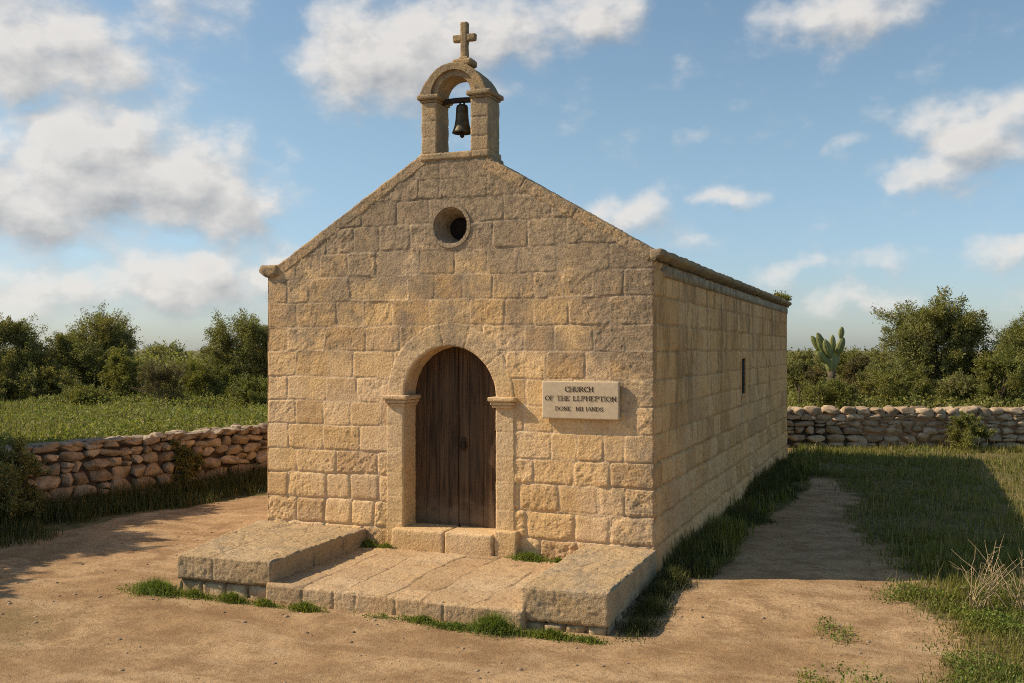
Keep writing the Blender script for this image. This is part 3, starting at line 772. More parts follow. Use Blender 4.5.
def write(text, cx, zb, hgt, sx, y):
    Vs, Fs, n = [], [], 0
    wtot = sum(GL[c][0] for c in text)*hgt*sx; x = cx-wtot/2; k = 0
    for c in text:
        wd, st = GL[c]
        for kind, pl in st:
            th = (TK if kind == 'L' else TN)*hgt
            for i in range(len(pl)-1):
                a = np.array([x+pl[i][0]*hgt*sx, zb+pl[i][1]*hgt]); b = np.array([x+pl[i+1][0]*hgt*sx, zb+pl[i+1][1]*hgt]); d = b-a; L = np.linalg.norm(d)+1e-9; d /= L
                t = th if kind == 'S' else th*(.5+.5*abs(d[1]))
                m = np.array([-d[1], d[0]])*t/2; e = d*t*.1; yo = y-.00006*(k % 18); k += 1
                q = [a-e-m, b+e-m, b+e+m, a-e+m]; Vs += [(p[0], yo, p[1]) for p in q]; Fs.append([n, n+1, n+2, n+3]); n += 4
        x += wd*hgt*sx
    return np.array(Vs), np.array(Fs), {}
cxs = (SX0+SX1)/2
for args in (('CHURCH', cxs-.01, 1.948, .055, 1.20, -.0655), ('OF THE LLPHEPTION', cxs+.005, 1.850, .052, 1.27, -.0655), ('DONE  NII IANDS', cxs-.01, 1.742, .043, 1.28, -.0655)):
    V, F, _ = write(*args); obj('lettering', V, F, M_LETTER, plq, smooth=False)

# ------------------------------------------------------------------ benches and paved platform
def slab_q(parent, name, c00, c10, c11, c01, z0, z1, seed, mat, amp=.015, res=.0125, r=.020, joints=(), top=None):
    sx = math.dist(c00, c10); sy = math.dist(c00, c01); s = (sx, sy, z1-z0)
    V, F = roughbox(s, res, r, amp, 5.5, seed, joints, .014, .010, top=top, fine=.45)
    V = quadmap(V, s, c00, c10, c11, c01); V[:, 2] += z0
    return obj(name, V, F, mat, parent)
def lerp(a, b, t): return (a[0]+(b[0]-a[0])*t, a[1]+(b[1]-a[1])*t)
def cracks(seed):
    def f(p): return -.012*np.exp(-(np.abs(fbm(p, 2.0, 3, seed))/.014)**2) - .008*np.exp(-(np.abs(fbm(p*np.array([.6, 2.2, 1]), 2.2, 3, seed+7))/.035)**2) + .006*fbm(p*np.array([1, 3, 1]), 6, 3, seed+1)
    return f
def bench(loc, label, cs, zt, th, cuts, fronts, seed, name='stone_bench'):
    e = empty(name, (loc[0], loc[1], 0), label, 'stone bench', 'stone benches flanking the doorstep')
    FL, FR, BR_, BL = cs; g = .004
    for i in range(len(cuts)-1):
        t0, t1 = cuts[i], cuts[i+1]
        a, b = lerp(FL, BL, t0), lerp(FR, BR_, t0); c, d = lerp(FR, BR_, t1), lerp(FL, BL, t1)
        fr = fronts[i]
        for k in range(len(fr)-1):
            p00, p10 = lerp(a, b, fr[k]), lerp(a, b, fr[k+1]); p01, p11 = lerp(d, c, fr[k]), lerp(d, c, fr[k+1])
            cen = ((p00[0]+p11[0])/2, (p00[1]+p11[1])/2)
            sh = lambda q: lerp(q, cen, .003)
            dz = .012*math.sin(seed*3+i*5+k*2)
            slab_q(e, 'seat_slab', sh(p00), sh(p10), sh(p11), sh(p01), zt-th+dz*.5, zt+dz, seed+i*7+k*3, M_BENCH, top=cracks(seed+i+k), r=.016, joints=[(0, .42)] if seed == 120 and i == 0 else ())
    # rubble footing, set back under the slabs
    rng = np.random.RandomState(seed); parts = []
    def foot_run(p, q, n, back):
        for k in range(n):
            t0, t1 = k/n, (k+1)/n; a, b = lerp(p, q, t0), lerp(p, q, t1)
            cen = ((FL[0]+FR[0]+BR_[0]+BL[0])/4, (FL[1]+FR[1]+BR_[1]+BL[1])/4)
            ins = lambda s, m: lerp(s, cen, m)
            s = (math.dist(a, b), .2, zt-th+.13)
            V, F = roughbox(s, .03, .035, .02, 6, seed+k*3)
            V = quadmap(V, s, ins(a, .012+rng.uniform(0, .03)), ins(b, .012+rng.uniform(0, .03)), ins(b, .30), ins(a, .30)); V[:, 2] -= .14; parts.append((V, F, {}))
    foot_run(FL, FR, 4, 0); foot_run(FR, BR_, 7, 0); foot_run(BL, FL, 7, 0)
    V, F, _ = join(parts); obj('rubble_footing', V, F, M_PAVEF, e, {'tone': np.repeat(rng.uniform(0, 1, len(parts)), [len(p[0]) for p in parts])})
    return e
M_PAVEF = drywall_mat('footing_stone', (.40, .29, .16), (.58, .44, .27), (.26, .19, .11))
bench((1.0, -1.1), 'long low grey limestone bench slab left of the doorstep, casting shade on the paving', [(.42, -2.13), (1.52, -2.07), (1.41, .0), (-.12, .0)], .30, .235, [0, .40, .72, 1.0], [[0, 1], [0, 1], [0, 1]], 120)
bench((4.5, -1.0), 'thick limestone bench block right of the doorstep, at the church corner', [(4.15, -2.06), (4.95, -2.02), (4.90, .0), (4.10, .0)], .305, .30, [0, .47, 1.0], [[0, 1], [0, 1]], 140)
# platform
plat = empty('stone_platform', (2.8, -1.0, 0), 'worn paved stone platform in front of the wooden door between two benches', 'platform')
c = [(1.47, -2.10), (4.20, -2.13), (4.13, .0), (1.38, .0)]
s = (2.73, 2.12, .22); res = .0125
n = np.ceil(np.array(s)/res).astype(int)
def pave_top(p):
    rng = np.random.RandomState(152)
    wx = p[:, 0]+.10*fbm(p, .9, 2, 41)+.03*fbm(p, 3, 2, 42); wy = p[:, 1]+.07*fbm(p, 1.4, 3, 43)
    colsx = np.array([-.3, .40, .86, 1.36, 1.74, 2.30, 3.1]); c_ = np.clip(np.searchsorted(colsx, wx)-1, 0, 5)
    dx = np.minimum(wx-colsx[c_], colsx[c_+1]-wx); brk = sst((fbm(p, 1.6, 2, 45)+.35)/.3)
    h = -.013*np.exp(-(dx/.007)**2)*brk; t = np.zeros(len(p)); j = np.exp(-(dx/.010)**2)*brk
    for k in range(6):
        ys = np.cumsum(np.r_[rng.uniform(-.3, 0), rng.uniform(.34, .66, 9)]); m = c_ == k
        b = np.clip(np.searchsorted(ys, wy[m])-1, 0, 8); dy = np.minimum(np.abs(wy[m]-ys[b]), np.abs(ys[b+1]-wy[m]))
        g_ = np.exp(-(dy/.020)**2)*(.35+.65*brk[m]); h[m] += -.015*g_ + rng.uniform(-.004, .004, 9)[b]; j[m] = np.maximum(j[m], g_*.9); t[m] = rng.uniform(0, 1, 9)[b]
    pave_top.out = (t, j); return h - .03*sst(fbm(p, 1.3, 3, 77)-.45) + cracks(31)(p)*.5
V, F = roughbox(s, res, .025, .011, 6, 150, [(0, .43), (0, 1.02), (0, 1.33), (0, 1.95)], .0, .01, top=pave_top)
t_, j_ = pave_top.out; j_ = j_*sst((V[:, 2]-.19)/.02)
front = V[:, 1] < .02
V[front, 1] += .012*np.exp(-((V[front, 0][:, None]-np.array([.43, .78, 1.02, 1.45, 1.95]))/.012)**2).sum(1)
V = quadmap(V, s, *c); V[:, 2] += -.115
obj('paving', V, F, M_PAVE, plat, {'tone': t_, 'joint': j_})

# ------------------------------------------------------------------ dry stone walls
def drywall(P0, D, Nrm, L, height, rows, lo, hi, seed, mat, label, thick=.46, coping=False, face=-1, z0=-.10, tight=1.0):
    """face=-1: the side looking into the yard"""
    rng = np.random.RandomState(seed); T, F = cube_template(7, 5, 6); parts = []; tones = []
    p = T*2-1
    ln = (np.abs(p)**4.5).sum(1)**(1/4.5); base = p/ln[:, None]
    def stone(u, v, z, su, sv, sz, amp=.24):
        i = rng.randint(1000)
        k = rng.uniform(6, 14); q = p/((np.abs(p)**k).sum(1)**(1/k))[:, None]
        q = q*(1+amp*.6*fbm(q+i*3.3, 1.0, 2, seed)[:, None])
        for _ in range(12):
            nn = rng.normal(0, 1, 3); nn /= np.linalg.norm(nn); q = q - nn*np.maximum(q@nn-rng.uniform(.74, 1.02), 0)[:, None]
        q = q*(1+.045*fbm(q+i*3.3, 3.0, 2, seed+5)[:, None])
        q = q*np.array([su, sv, sz])/2
        a = rng.normal(0, .09); ca, sa = math.cos(a), math.sin(a)
        q = np.stack([q[:, 0]*ca-q[:, 2]*sa, q[:, 1], q[:, 0]*sa+q[:, 2]*ca], 1)
        uu = q[:, 0]+u; vv = q[:, 1]+v
        parts.append((np.column_stack([P0[0]+D[0]*uu+Nrm[0]*vv, P0[1]+D[1]*uu+Nrm[1]*vv, q[:, 2]+z]), F, {})); tones.append(np.full(len(q), rng.uniform(0, 1)))
    z = z0; hs = rows
    for r, hgt in enumerate(hs):
        u = -.1*(r % 2); 
        while u < L:
            w_ = rng.uniform(lo, hi)*(1.25 if r < 2 else 1.0)
            if rng.rand() < .22 and hgt > .14:          # two small ones in place of one
                for kk in range(2): stone(u+w_*.35, face*(thick/2-.09)+rng.normal(0, .008), z+hgt*(.27+.48*kk), w_*.75, .22, hgt*.52)
                w_ *= .72
            else: stone(u+w_/2, face*(thick/2-.09)+rng.normal(0, .012), z+hgt/2+rng.normal(0, .010), w_*tight, .24, hgt*tight*rng.uniform(.86, 1.2))
            u += w_
        z += hgt
    u = 0
    while u < L:                                          # top of the wall
        w_ = rng.uniform(.28, .52) if coping else rng.uniform(lo, hi)*.8
        if coping:
            for v in (-.12, .12): stone(u+w_/2, v, z+.06+rng.normal(0, .012), w_*1.0, .26, .21*rng.uniform(.85, 1.2))
        else:
            for v in (-.16, .0, .16): stone(u+w_/2+rng.normal(0, .03), v, z+rng.normal(-.01, .012), w_*1.05, .19, .08*rng.uniform(.7, 1.3))
        u += w_
    V, Fs, _ = join(parts)
    # core
    u0, u1, va, vb = -.05, L, -thick/2+.09, thick/2-.02
    cor = np.array([[P0[0]+D[0]*u+Nrm[0]*v, P0[1]+D[1]*u+Nrm[1]*v] for u, v in ((u0, va), (u1, va), (u1, vb), (u0, vb))])
    CV = np.vstack([np.column_stack([cor, np.full(4, z0)]), np.column_stack([cor, np.full(4, z-.01)])])
    CF = np.array([[0, 1, 5, 4], [1, 2, 6, 5], [2, 3, 7, 6], [3, 0, 4, 7], [4, 5, 6, 7]])
    e = empty('dry_stone_wall', (float(P0[0]), float(P0[1]), 0), label, 'stone wall')
    obj('stonework', V, Fs, mat, e, {'tone': np.concatenate(tones)})
    obj('earth_core', CV, CF, M_CORE, e, smooth=False)
    return e
LS = LW0 - LD*7.5
drywall(LS, LD, LN, 20.2, 1.0, [.26, .22, .20, .17, .14, .11], .16, .46, 201, M_DRYW, 'ochre rubble boundary wall running back on the left of the yard, earth on its top')
RS = RW0 - RD*7.2
drywall(RS, RD, RN, 21.0, 1.0, [.24, .20, .18, .16, .15], .20, .52, 203, M_DRYW2, 'pale grey dry stone wall across the back right behind the church, with rounded cap stones', coping=True)

# ------------------------------------------------------------------ plants
def blades(P, H, Wd, seed, lean=.5, curl=.5):
    """grass blades: P roots (n,3), H heights, Wd widths"""
    rng = np.random.RandomState(seed); n = len(P)
    a = rng.uniform(0, 2*np.pi, n); ln = np.abs(rng.normal(0, lean, n)); 
    dx = np.stack([np.cos(a), np.sin(a), np.zeros(n)], 1); sx = np.stack([-np.sin(a), np.cos(a), np.zeros(n)], 1)
    up = np.array([0, 0, 1.])
    out = []
    for t, wv in ((0, 1), (.5, .75), (1, 0)):
        c = P + up*(H*t*np.cos(ln*t*curl*1.6))[:, None] + dx*(H*np.sin(ln)*(t**1.5))[:, None]
        if wv: out += [c - sx*(Wd*wv/2)[:, None], c + sx*(Wd*wv/2)[:, None]]
        else: out.append(c)
    V = np.stack(out, 1).reshape(-1, 3); b = np.arange(n)*5
    Fq = np.stack([b, b+1, b+3, b+2], 1); Ft = np.stack([b+2, b+3, b+4], 1)
    return V, [Fq, Ft], np.repeat(rng.uniform(0, 1, n), 5)
def leaves(P, size, seed, aspect=.5, up=.3, dirs=None, spread=1.0):
    rng = np.random.RandomState(seed); n = len(P)
    d = rng.normal(0, 1, (n, 3)); d[:, 2] += up
    if dirs is not None: d = dirs + d*spread
    d /= np.linalg.norm(d, axis=1, keepdims=True)
    s = np.cross(d, rng.normal(0, 1, (n, 3))); s /= np.maximum(np.linalg.norm(s, axis=1, keepdims=True), 1e-6)
    L = (size*rng.uniform(.6, 1.3, n))[:, None]
    V = np.stack([P, P+d*L*.5+s*L*aspect*.5, P+d*L, P+d*L*.5-s*L*aspect*.5], 1).reshape(-1, 3)
    b = np.arange(n)*4
    return V, np.stack([b, b+1, b+2, b+3], 1), np.repeat(rng.uniform(0, 1, n), 4)
def scatter(n, x0, x1, y0, y1, dens, seed):
    rng = np.random.RandomState(seed); x = rng.uniform(x0, x1, n); y = rng.uniform(y0, y1, n)
    k = rng.rand(n) < dens(x, y); x, y = x[k], y[k]
    return np.stack([x, y, terrain(x, y)-.005], 1)
def stuff(name, V, F, tone, mat, label, cat='grass'):
    o = link(name, mesh_data(name, V, F, mat, {'tone': tone})); return tag(o, label, cat, kind='stuff')
def in_church(x, y): return (x > -.02) & (x < W_+.03) & (y > -.02) & (y < D_+.02)
# -- right-hand yard grass
def dR(x, y):
    g = pathmask(x, y); cl = sst((fbm(P3(x, y), 2.6, 3, 61)+.35)/.6)
    return np.where(in_church(x, y) | (drear(x, y) > -.2) | (x < 4.85), 0, np.maximum(g**1.5*(.22+.78*cl), .75*sst((x-7.3)/.5)*(y < .5)))
P = scatter(150000, 4.9, 15, -3.2, 3.5, dR, 1); P2 = scatter(90000, 4.9, 16, 3.5, 18.5, dR, 2); P = np.vstack([P, P2])
rng = np.random.RandomState(4); dist = np.linalg.norm(P[:, :2]-np.array([7.37, -10.4]), axis=1)
side = (P[:, 0] < 5.6)
H = rng.uniform(.03, .15, len(P))*np.clip(1+1.3*fbm(P, 1.1, 3, 9), .3, 2)*np.where(P[:, 1] < -.1, .55, 1)*np.where(side, 1.4, 1)
V, F, t = blades(P, H, .004+.0006*dist*rng.uniform(.6, 1.2, len(P)), 5, .7)
stuff('grass', V, F, t, M_GRASS, 'short green grass covering the yard right of the path')
# taller dry wisps
P = scatter(16000, 6.6, 14, -2.6, 17.5, lambda x, y: dR(x, y)*.35, 8)
V, F, t = blades(P, np.random.RandomState(2).uniform(.12, .34, len(P)), np.full(len(P), .006), 6, .35)
stuff('dry_grass', V, F, np.full(len(t), .99), M_GRASS, 'thin straw coloured grass stems standing among the green')
# -- weeds bottom right (broad leaves)
def weedpatch(x, y): return np.where(in_church(x, y), 0, sst((fbm(P3(x, y), 1.5, 4, 71)+.12)/.25)*(sst((x-6.9-.3*np.sin(y*2))/.7)+.45*sst((x-6.1)/.5)*sst(fbm(P3(x, y), 4.5, 3, 73)/.25))*sst((1.0-y)/1.0)*sst((y+4.2)/.8))
P = scatter(170000, 6.6, 12, -4.5, 1.3, weedpatch, 12); P[:, 2] += np.random.RandomState(3).uniform(0, .085, len(P))*np.clip(1+fbm(P, 3, 2, 5), .3, 2)
V, F, t = leaves(P, .026, 13, .55, .7); stuff('ground_weeds', V, F, t, M_WEED, 'bright green leafy weeds in the sunlit lower right corner', 'weeds')
P = scatter(60000, 6.6, 12, -4.5, 1.3, weedpatch, 14)
V, F, t = blades(P, np.random.RandomState(5).uniform(.03, .11, len(P)), np.full(len(P), .006), 15, .7); stuff('weed_grass', V, F, t, M_GRASS, 'sunlit grass blades among the weeds in the lower right corner')
# -- left wall foot
def dL(x, y):
    d = dleft(x, y); n_ = fbm(P3(x, y), 1.3, 3, 81)
    return np.where(d > -.28, 0, sst((1.50+d+n_*.7)/.4)*.9) * (d < -.2)
P = scatter(190000, -6.5, -1.0, -8, 13, dL, 21)
H = np.random.RandomState(6).uniform(.06, .24, len(P))*(1+1.1*sst((.35+.75+dleft(P[:, 0], P[:, 1]))/.5))
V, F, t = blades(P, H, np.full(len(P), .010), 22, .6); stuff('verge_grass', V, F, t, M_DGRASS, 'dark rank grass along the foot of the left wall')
# -- church foot, back
def dB(x, y): return np.where(in_church(x, y), 0, (sst((x+.35)/.3)*(x < 0)*(y > 1.5)+(y > D_)*1.0*(x > -1)*(x < 7))*(drear(x, y) < -.25))
P = scatter(30000, -1, 7, 1, 17, dB, 25)
V, F, t = blades(P, np.random.RandomState(7).uniform(.04, .14, len(P)), np.full(len(P), .012), 26, .6); stuff('church_foot_grass', V, F, t, M_GRASS, 'grass growing along the hidden foot of the church')
# dark rank growth along the right side wall
def dS(x, y): return sst((5.33+.045*y+.14*np.sin(y*2.1)+.12*np.sin(y*5.3)-x)/.25)*(x > 4.93)*(y > .12)*(y < 12.6)
P = scatter(40000, 4.9, 6.0, .1, 12.6, dS, 27)
H = np.random.RandomState(8).uniform(.08, .32, len(P))*np.clip(1.15-(P[:, 0]-4.9)*1.2, .3, 1.2)*np.clip(.75+.8*fbm(P, .9, 2, 3), .3, 1.5)
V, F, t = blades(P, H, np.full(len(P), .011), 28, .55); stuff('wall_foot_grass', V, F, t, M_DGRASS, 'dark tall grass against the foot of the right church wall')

# -- field behind the left wall, weedy green
def dF(x, y):
    d = dleft(x, y); return np.where((d < .18) | (drear(x, y) > 16), 0, np.where(d < 3, 1, .55))*(y > -8)
P = scatter(170000, -17, -3.0, -3, 16, dF, 31)
hh = .30*np.clip(.7+1.8*fbm(P, .55, 3, 33), .12, 2.0); P[:, 2] += np.random.RandomState(9).uniform(0, 1, len(P))**.7*hh
V, F, t = leaves(P, .062, 32, .5, .6); stuff('field_weeds', V, F, t, M_FIELD, 'green leafy field growth beyond the left wall', 'weeds')
P = scatter(45000, -17, -3.0, -3, 16, dF, 35)
V, F, t = blades(P, np.random.RandomState(10).uniform(.08, .26, len(P)), np.full(len(P), .014), 36, .5); stuff('field_grass', V, F, t, M_GRASS, 'tall grass blades in the field beyond the left wall')
# -- scrub ground behind the rear wall
def dH(x, y): d = drear(x, y); return np.where((d < .2) | (d > 12), 0, 1.0)*np.where(dleft(x, y) > 0, .5, 1)
P = scatter(110000, -8, 22, 12, 36, dH, 37)
hh = .28*np.clip(.8+1.3*fbm(P, .45, 3, 39), .2, 2.2); P[:, 2] += np.random.RandomState(11).uniform(0, 1, len(P))*hh
V, F, t = leaves(P, .10, 38, .5, .6); stuff('scrub', V, F, t, M_BUSH, 'low scrub covering the ground behind the rear wall', 'scrub')

# -- tufts as plants of their own
def tuft(x, y, n, r, h, seed, label, name='weed_tuft', mat=None, z=None, grp='weeds around the platform and benches', ry=None, wid=.006):
    rng = np.random.RandomState(seed); a = rng.uniform(0, 2*np.pi, n); q = np.abs(rng.normal(0, .5, n)); ry = ry or r*.6
    r *= 1.2; ry *= 1.2; px = x+r*q*np.cos(a); py = y+ry*q*np.sin(a); zz = terrain(px, py)-.004 if z is None else np.full(n, z)
    hh = 1.25*h*rng.uniform(.35, 1, n)*np.clip(1.2-q*.7, .3, 1)
    V1, F1, t1 = blades(np.stack([px, py, zz], 1), hh, np.full(n, wid), seed+1, .75)
    m = n; a = rng.uniform(0, 2*np.pi, m); q = np.abs(rng.normal(0, .45, m)); px = x+r*q*np.cos(a); py = y+ry*q*np.sin(a)
    zz = (terrain(px, py) if z is None else z) + rng.uniform(0, .7, m)*h*np.clip(1.1-q*.8, .1, 1)
    V2, F2, t2 = leaves(np.stack([px, py, zz], 1), .024*(wid/.006)**.6, seed+2, .5, .6)
    V, F, A = join([(V1, F1, {'tone': t1}), (V2, F2, {'tone': t2})])
    off = np.array([x, y, float(terrain(np.array([x]), np.array([y]))[0]) if z is None else z])
    o = link(name, mesh_data(name, V-off, F, mat or M_WEED, A), loc=off); tag(o, label, 'weed', grp); return o
tuft(.28, -2.26, 1500, .34, .15, 301, 'largest green weed tuft, at the outer front corner of the left bench', ry=.16)
tuft(.75, -2.26, 420, .22, .09, 302, 'small green tuft under the front edge of the left bench', ry=.07)
tuft(1.18, -2.24, 650, .20, .11, 303, 'green tuft below the front of the left bench near its inner corner', ry=.07)
tuft(1.56, -2.24, 380, .16, .08, 304, 'low green tuft in the corner between left bench and platform', ry=.07)
tuft(2.02, -2.24, 620, .20, .10, 305, 'green tuft against the left part of the platform front edge', ry=.07)
tuft(3.28, -2.24, 380, .16, .08, 306, 'low green tuft against the right part of the platform front edge', ry=.06)
tuft(3.62, -2.27, 700, .30, .07, 307, 'thin spreading weeds in front of the platform toward the right bench', ry=.09)
tuft(3.98, -2.27, 1200, .24, .17, 308, 'tall green tuft hiding the inner front corner of the right bench', ry=.12)
tuft(4.50, -2.24, 600, .28, .09, 309, 'low weeds under the front of the right bench', ry=.07)
tuft(4.85, -2.22, 300, .16, .06, 310, 'sparse weeds at the outer front corner of the right bench', ry=.07)
tuft(1.50, -.12, 500, .16, .10, 311, 'green tuft where the left bench meets the church wall', z=.098, ry=.08)
tuft(1.74, -.12, 320, .13, .07, 312, 'small green tuft at the foot of the left door jamb', z=.098, ry=.06)
tuft(3.50, -.13, 900, .24, .10, 313, 'wide green tuft at the wall foot right of the door', z=.098, ry=.10)
tuft(3.85, -.12, 300, .15, .06, 314, 'small weeds at the wall foot beside the right bench', z=.098, ry=.06)
for k, (x, y, n_, r, h) in enumerate(((5.15, -1.75, 700, .28, .12), (5.12, -1.2, 900, .3, .15), (5.08, -.7, 800, .26, .15), (5.1, -.2, 900, .3, .20))):
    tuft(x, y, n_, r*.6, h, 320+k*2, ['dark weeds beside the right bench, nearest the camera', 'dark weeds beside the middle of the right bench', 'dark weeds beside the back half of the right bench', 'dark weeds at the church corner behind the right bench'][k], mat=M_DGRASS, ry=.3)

# -- shrubs and trees
def crown_lumps(cx, cy, z0, z1, w_, n, rng, bottom=.35):
    out = []
    for _ in range(n):
        t = rng.uniform(0, 1)**.8; rr = math.sqrt(max(0, 1-(abs(t-.45)/.58)**2.4))
        a = rng.uniform(0, 2*np.pi); q = math.sqrt(rng.uniform(.05, 1))*.78
        s = rng.uniform(.18, .34)*w_
        out.append((cx+math.cos(a)*q*rr*w_/2, cy+math.sin(a)*q*rr*w_/2, z0+(z1-z0)*(.08+.84*t), s*.62))
    return out
def plant_tree(name, x, y, H, Wd, nl, seed, label, cat, mat=None, leaf_=.075, stems=3, low=.12, lumps=16, group='trees beyond the walls', twigs=9, sparse=0., bark=None, aspect=.38, wisp=1.0):
    rng = np.random.RandomState(seed); zb = float(terrain(np.array([x]), np.array([y]))[0])
    e = empty(name, (x, y, zb), label, cat, group)
    L = crown_lumps(0, 0, H*low, H*.93, Wd, lumps, rng)
    # stems
    parts = []; forks = []
    for s in range(stems):
        a = 2*np.pi*s/stems+rng.uniform(-.5, .5); tilt = rng.uniform(.10, .30)*Wd
        pts = [(0, 0, -.1)]
        for t in np.linspace(.2, 1, 6): pts.append((math.cos(a)*tilt*t**1.3+rng.normal(0, .03)*H*.3, math.sin(a)*tilt*t**1.3+rng.normal(0, .03)*H*.3, H*.62*t))
        pts = np.array(pts); r0 = .028*H*(1.3/stems**.4); rd = np.linspace(r0, r0*.22, len(pts)); parts.append((*tube(pts, rd, 7), {})); forks.append((pts, rd))
    LP, LDr = [], []
    for (lx, ly, lz, lr) in L:
        c = np.array([lx, ly, lz]); k = np.argmin([np.min(np.linalg.norm(p-c, axis=1)+np.where(p[:, 2] > lz, .8, 0)) for p, _ in forks]); p, rd = forks[k]
        i = np.argmin(np.linalg.norm(p-c, axis=1)+np.where(p[:, 2] > lz, .8, 0)); i = max(1, i)
        mid = (p[i]+c)/2+rng.normal(0, .06, 3)*Wd*.3; path = np.array([p[i], mid, c]); parts.append((*tube(path, [rd[i]*.6, rd[i]*.4, .012], 5), {}))
        for _ in range(twigs):
            d = rng.normal(0, 1, 3); d[2] = d[2]*.8+.35; d /= np.linalg.norm(d); ll = lr*rng.uniform(.75, 1.45)*wisp
            e1 = c+d*ll; m1 = c+d*ll*.5+rng.normal(0, .03, 3)
            parts.append((*tube(np.array([c, m1, e1]), [.011, .007, .003], 3, False), {}))
            k_ = max(4, int(nl/(len(L)*twigs)*rng.uniform(.6, 1.4))); t = rng.uniform(.12, 1.05, k_)[:, None]
            q = c+d*ll*t+rng.normal(0, 1, (k_, 3))*lr*.23*(1.05-.65*t)
            LP.append(q); LDr.append(np.repeat(d[None], k_, 0))
    V, F, _ = join(parts); link('trunk', mesh_data('trunk', V, F, bark or M_BARK), e)
    LP = np.concatenate(LP); LDr = np.concatenate(LDr)
    if low < .25: keep = LP[:, 2] > .02; LP, LDr = LP[keep], LDr[keep]
    V, F, t = leaves(LP, leaf_, seed+1, aspect, .2, LDr*1.1, .8)
    link('crown', mesh_data('crown', V, F, mat or M_OLIVE, {'tone': t}, smooth=False), e)
    return e
plant_tree('tree', -16.06, 10.45, 2.24, 2.77, 59670, 401, 'dark olive-leaved tree at the far left edge beyond the field', 'tree', M_OLIVE, stems=3, lumps=42, wisp=.85, group='trees beyond the walls', low=.06,leaf_=0.060)
plant_tree('tree', -15.01, 12.48, 2.37, 3.12, 68850, 404, 'broad rounded tree beyond the field with sky showing through its crown', 'tree', M_OLIVE, stems=3, lumps=42, wisp=.85, group='trees beyond the walls', low=.06,leaf_=0.063)
plant_tree('tree', -21.72, 23.27, 1.33, 2.32, 20655, 407, 'small distant dark tree rising just above the bushes between two bigger trees', 'tree', M_OLIVE, stems=3, lumps=42, wisp=.85, group='trees beyond the walls', low=.06,leaf_=0.090)
plant_tree('tree', -11.1, 14.57, 2.53, 2.83, 59670, 410, 'tall feathery tree partly hidden by the left edge of the church', 'tree', M_OLIVE, stems=3, lumps=42, wisp=.85, group='trees beyond the walls', low=.06,leaf_=0.064)
plant_tree('bush', -14.62, 10.49, 0.90, 1.93, 18700, 413, 'dark bush filling the gap between the two left trees', 'bush', M_OLIVE, stems=5, lumps=18, group='bushes beyond the walls', low=.02,leaf_=0.059)
plant_tree('bush', -15.63, 9.55, 0.66, 1.62, 13600, 416, 'dark low bush at the very left edge of the field', 'bush', M_OLIVE, stems=5, lumps=18, group='bushes beyond the walls', low=.02,leaf_=0.058)
plant_tree('bush', -13.09, 11.63, 1.38, 1.74, 20400, 419, 'yellow-green bush leaning against the broad tree', 'bush', M_BUSH, stems=5, lumps=18, group='bushes beyond the walls', low=.02,leaf_=0.060)
plant_tree('bush', -10.94, 10.87, 1.05, 1.75, 11900, 422, 'sparse pale bush with bare grey twigs in the middle of the tree line', 'bush', M_DRYB, stems=5, lumps=18, group='bushes beyond the walls', low=.02,sparse=1,leaf_=.05,wisp=1.25,bark=M_TWIG)
plant_tree('bush', -11.26, 12.89, 1.08, 1.88, 17000, 425, 'green bush right of the bare twiggy bush', 'bush', M_BUSH, stems=5, lumps=18, group='bushes beyond the walls', low=.02,leaf_=0.061)
plant_tree('bush', -12.83, 9.91, 0.45, 1.58, 11900, 428, 'low green bush at the foot of the broad tree', 'bush', M_BUSH, stems=5, lumps=18, group='bushes beyond the walls', low=.02,leaf_=0.056)
plant_tree('bush', -9.15, 12.12, 0.68, 1.62, 13600, 431, 'low bush beside the church corner at the end of the field', 'bush', M_BUSH, stems=5, lumps=18, group='bushes beyond the walls', low=.02,leaf_=0.058)
plant_tree('tree', 8.24, 23.30, 3.06, 3.72, 90000, 434, 'large dense olive tree with an uneven crown behind the rear wall', 'tree', M_OLIVE, stems=3, lumps=30, group='trees beyond the walls', low=.06,leaf_=0.080)
plant_tree('tree', 10.98, 22.24, 2.89, 3.36, 51000, 437, 'green tree cut by the right edge of the photo behind the rear wall', 'tree', M_BUSH, stems=3, lumps=30, group='trees beyond the walls', low=.06,leaf_=0.062)
plant_tree('bush', 4.56, 18.62, 1.45, 1.12, 10200, 440, 'dark bush right beside the far church corner', 'bush', M_OLIVE, stems=5, lumps=18, group='bushes beyond the walls', low=.02,leaf_=0.060)
plant_tree('bush', 5.97, 21.33, 1.38, 1.32, 11900, 443, 'yellowish rounded bush just right of the cactus', 'bush', M_DRYB, stems=5, lumps=18, group='bushes beyond the walls', low=.02,leaf_=0.064)
plant_tree('bush', 7.29, 19.16, 1.12, 1.82, 20400, 446, 'light green bush in front of the large olive tree', 'bush', M_BUSH, stems=5, lumps=18, group='bushes beyond the walls', low=.02,leaf_=0.059)
plant_tree('bush', 6.61, 20.51, 1.24, 1.28, 11900, 449, 'mid green bush between the yellowish bush and the large olive tree', 'bush', M_OLIVE, stems=5, lumps=18, group='bushes beyond the walls', low=.02,leaf_=0.062)
plant_tree('bush', 8.77, 20.29, 0.78, 1.46, 11900, 452, 'low dark bush under the right side of the large olive tree', 'bush', M_OLIVE, stems=5, lumps=18, group='bushes beyond the walls', low=.02,leaf_=0.060)
plant_tree('bush', 9.68, 19.57, 1.40, 1.78, 23800, 455, 'big light green bush below the tree at the right edge', 'bush', M_BUSH, stems=5, lumps=18, group='bushes beyond the walls', low=.02,leaf_=0.058)
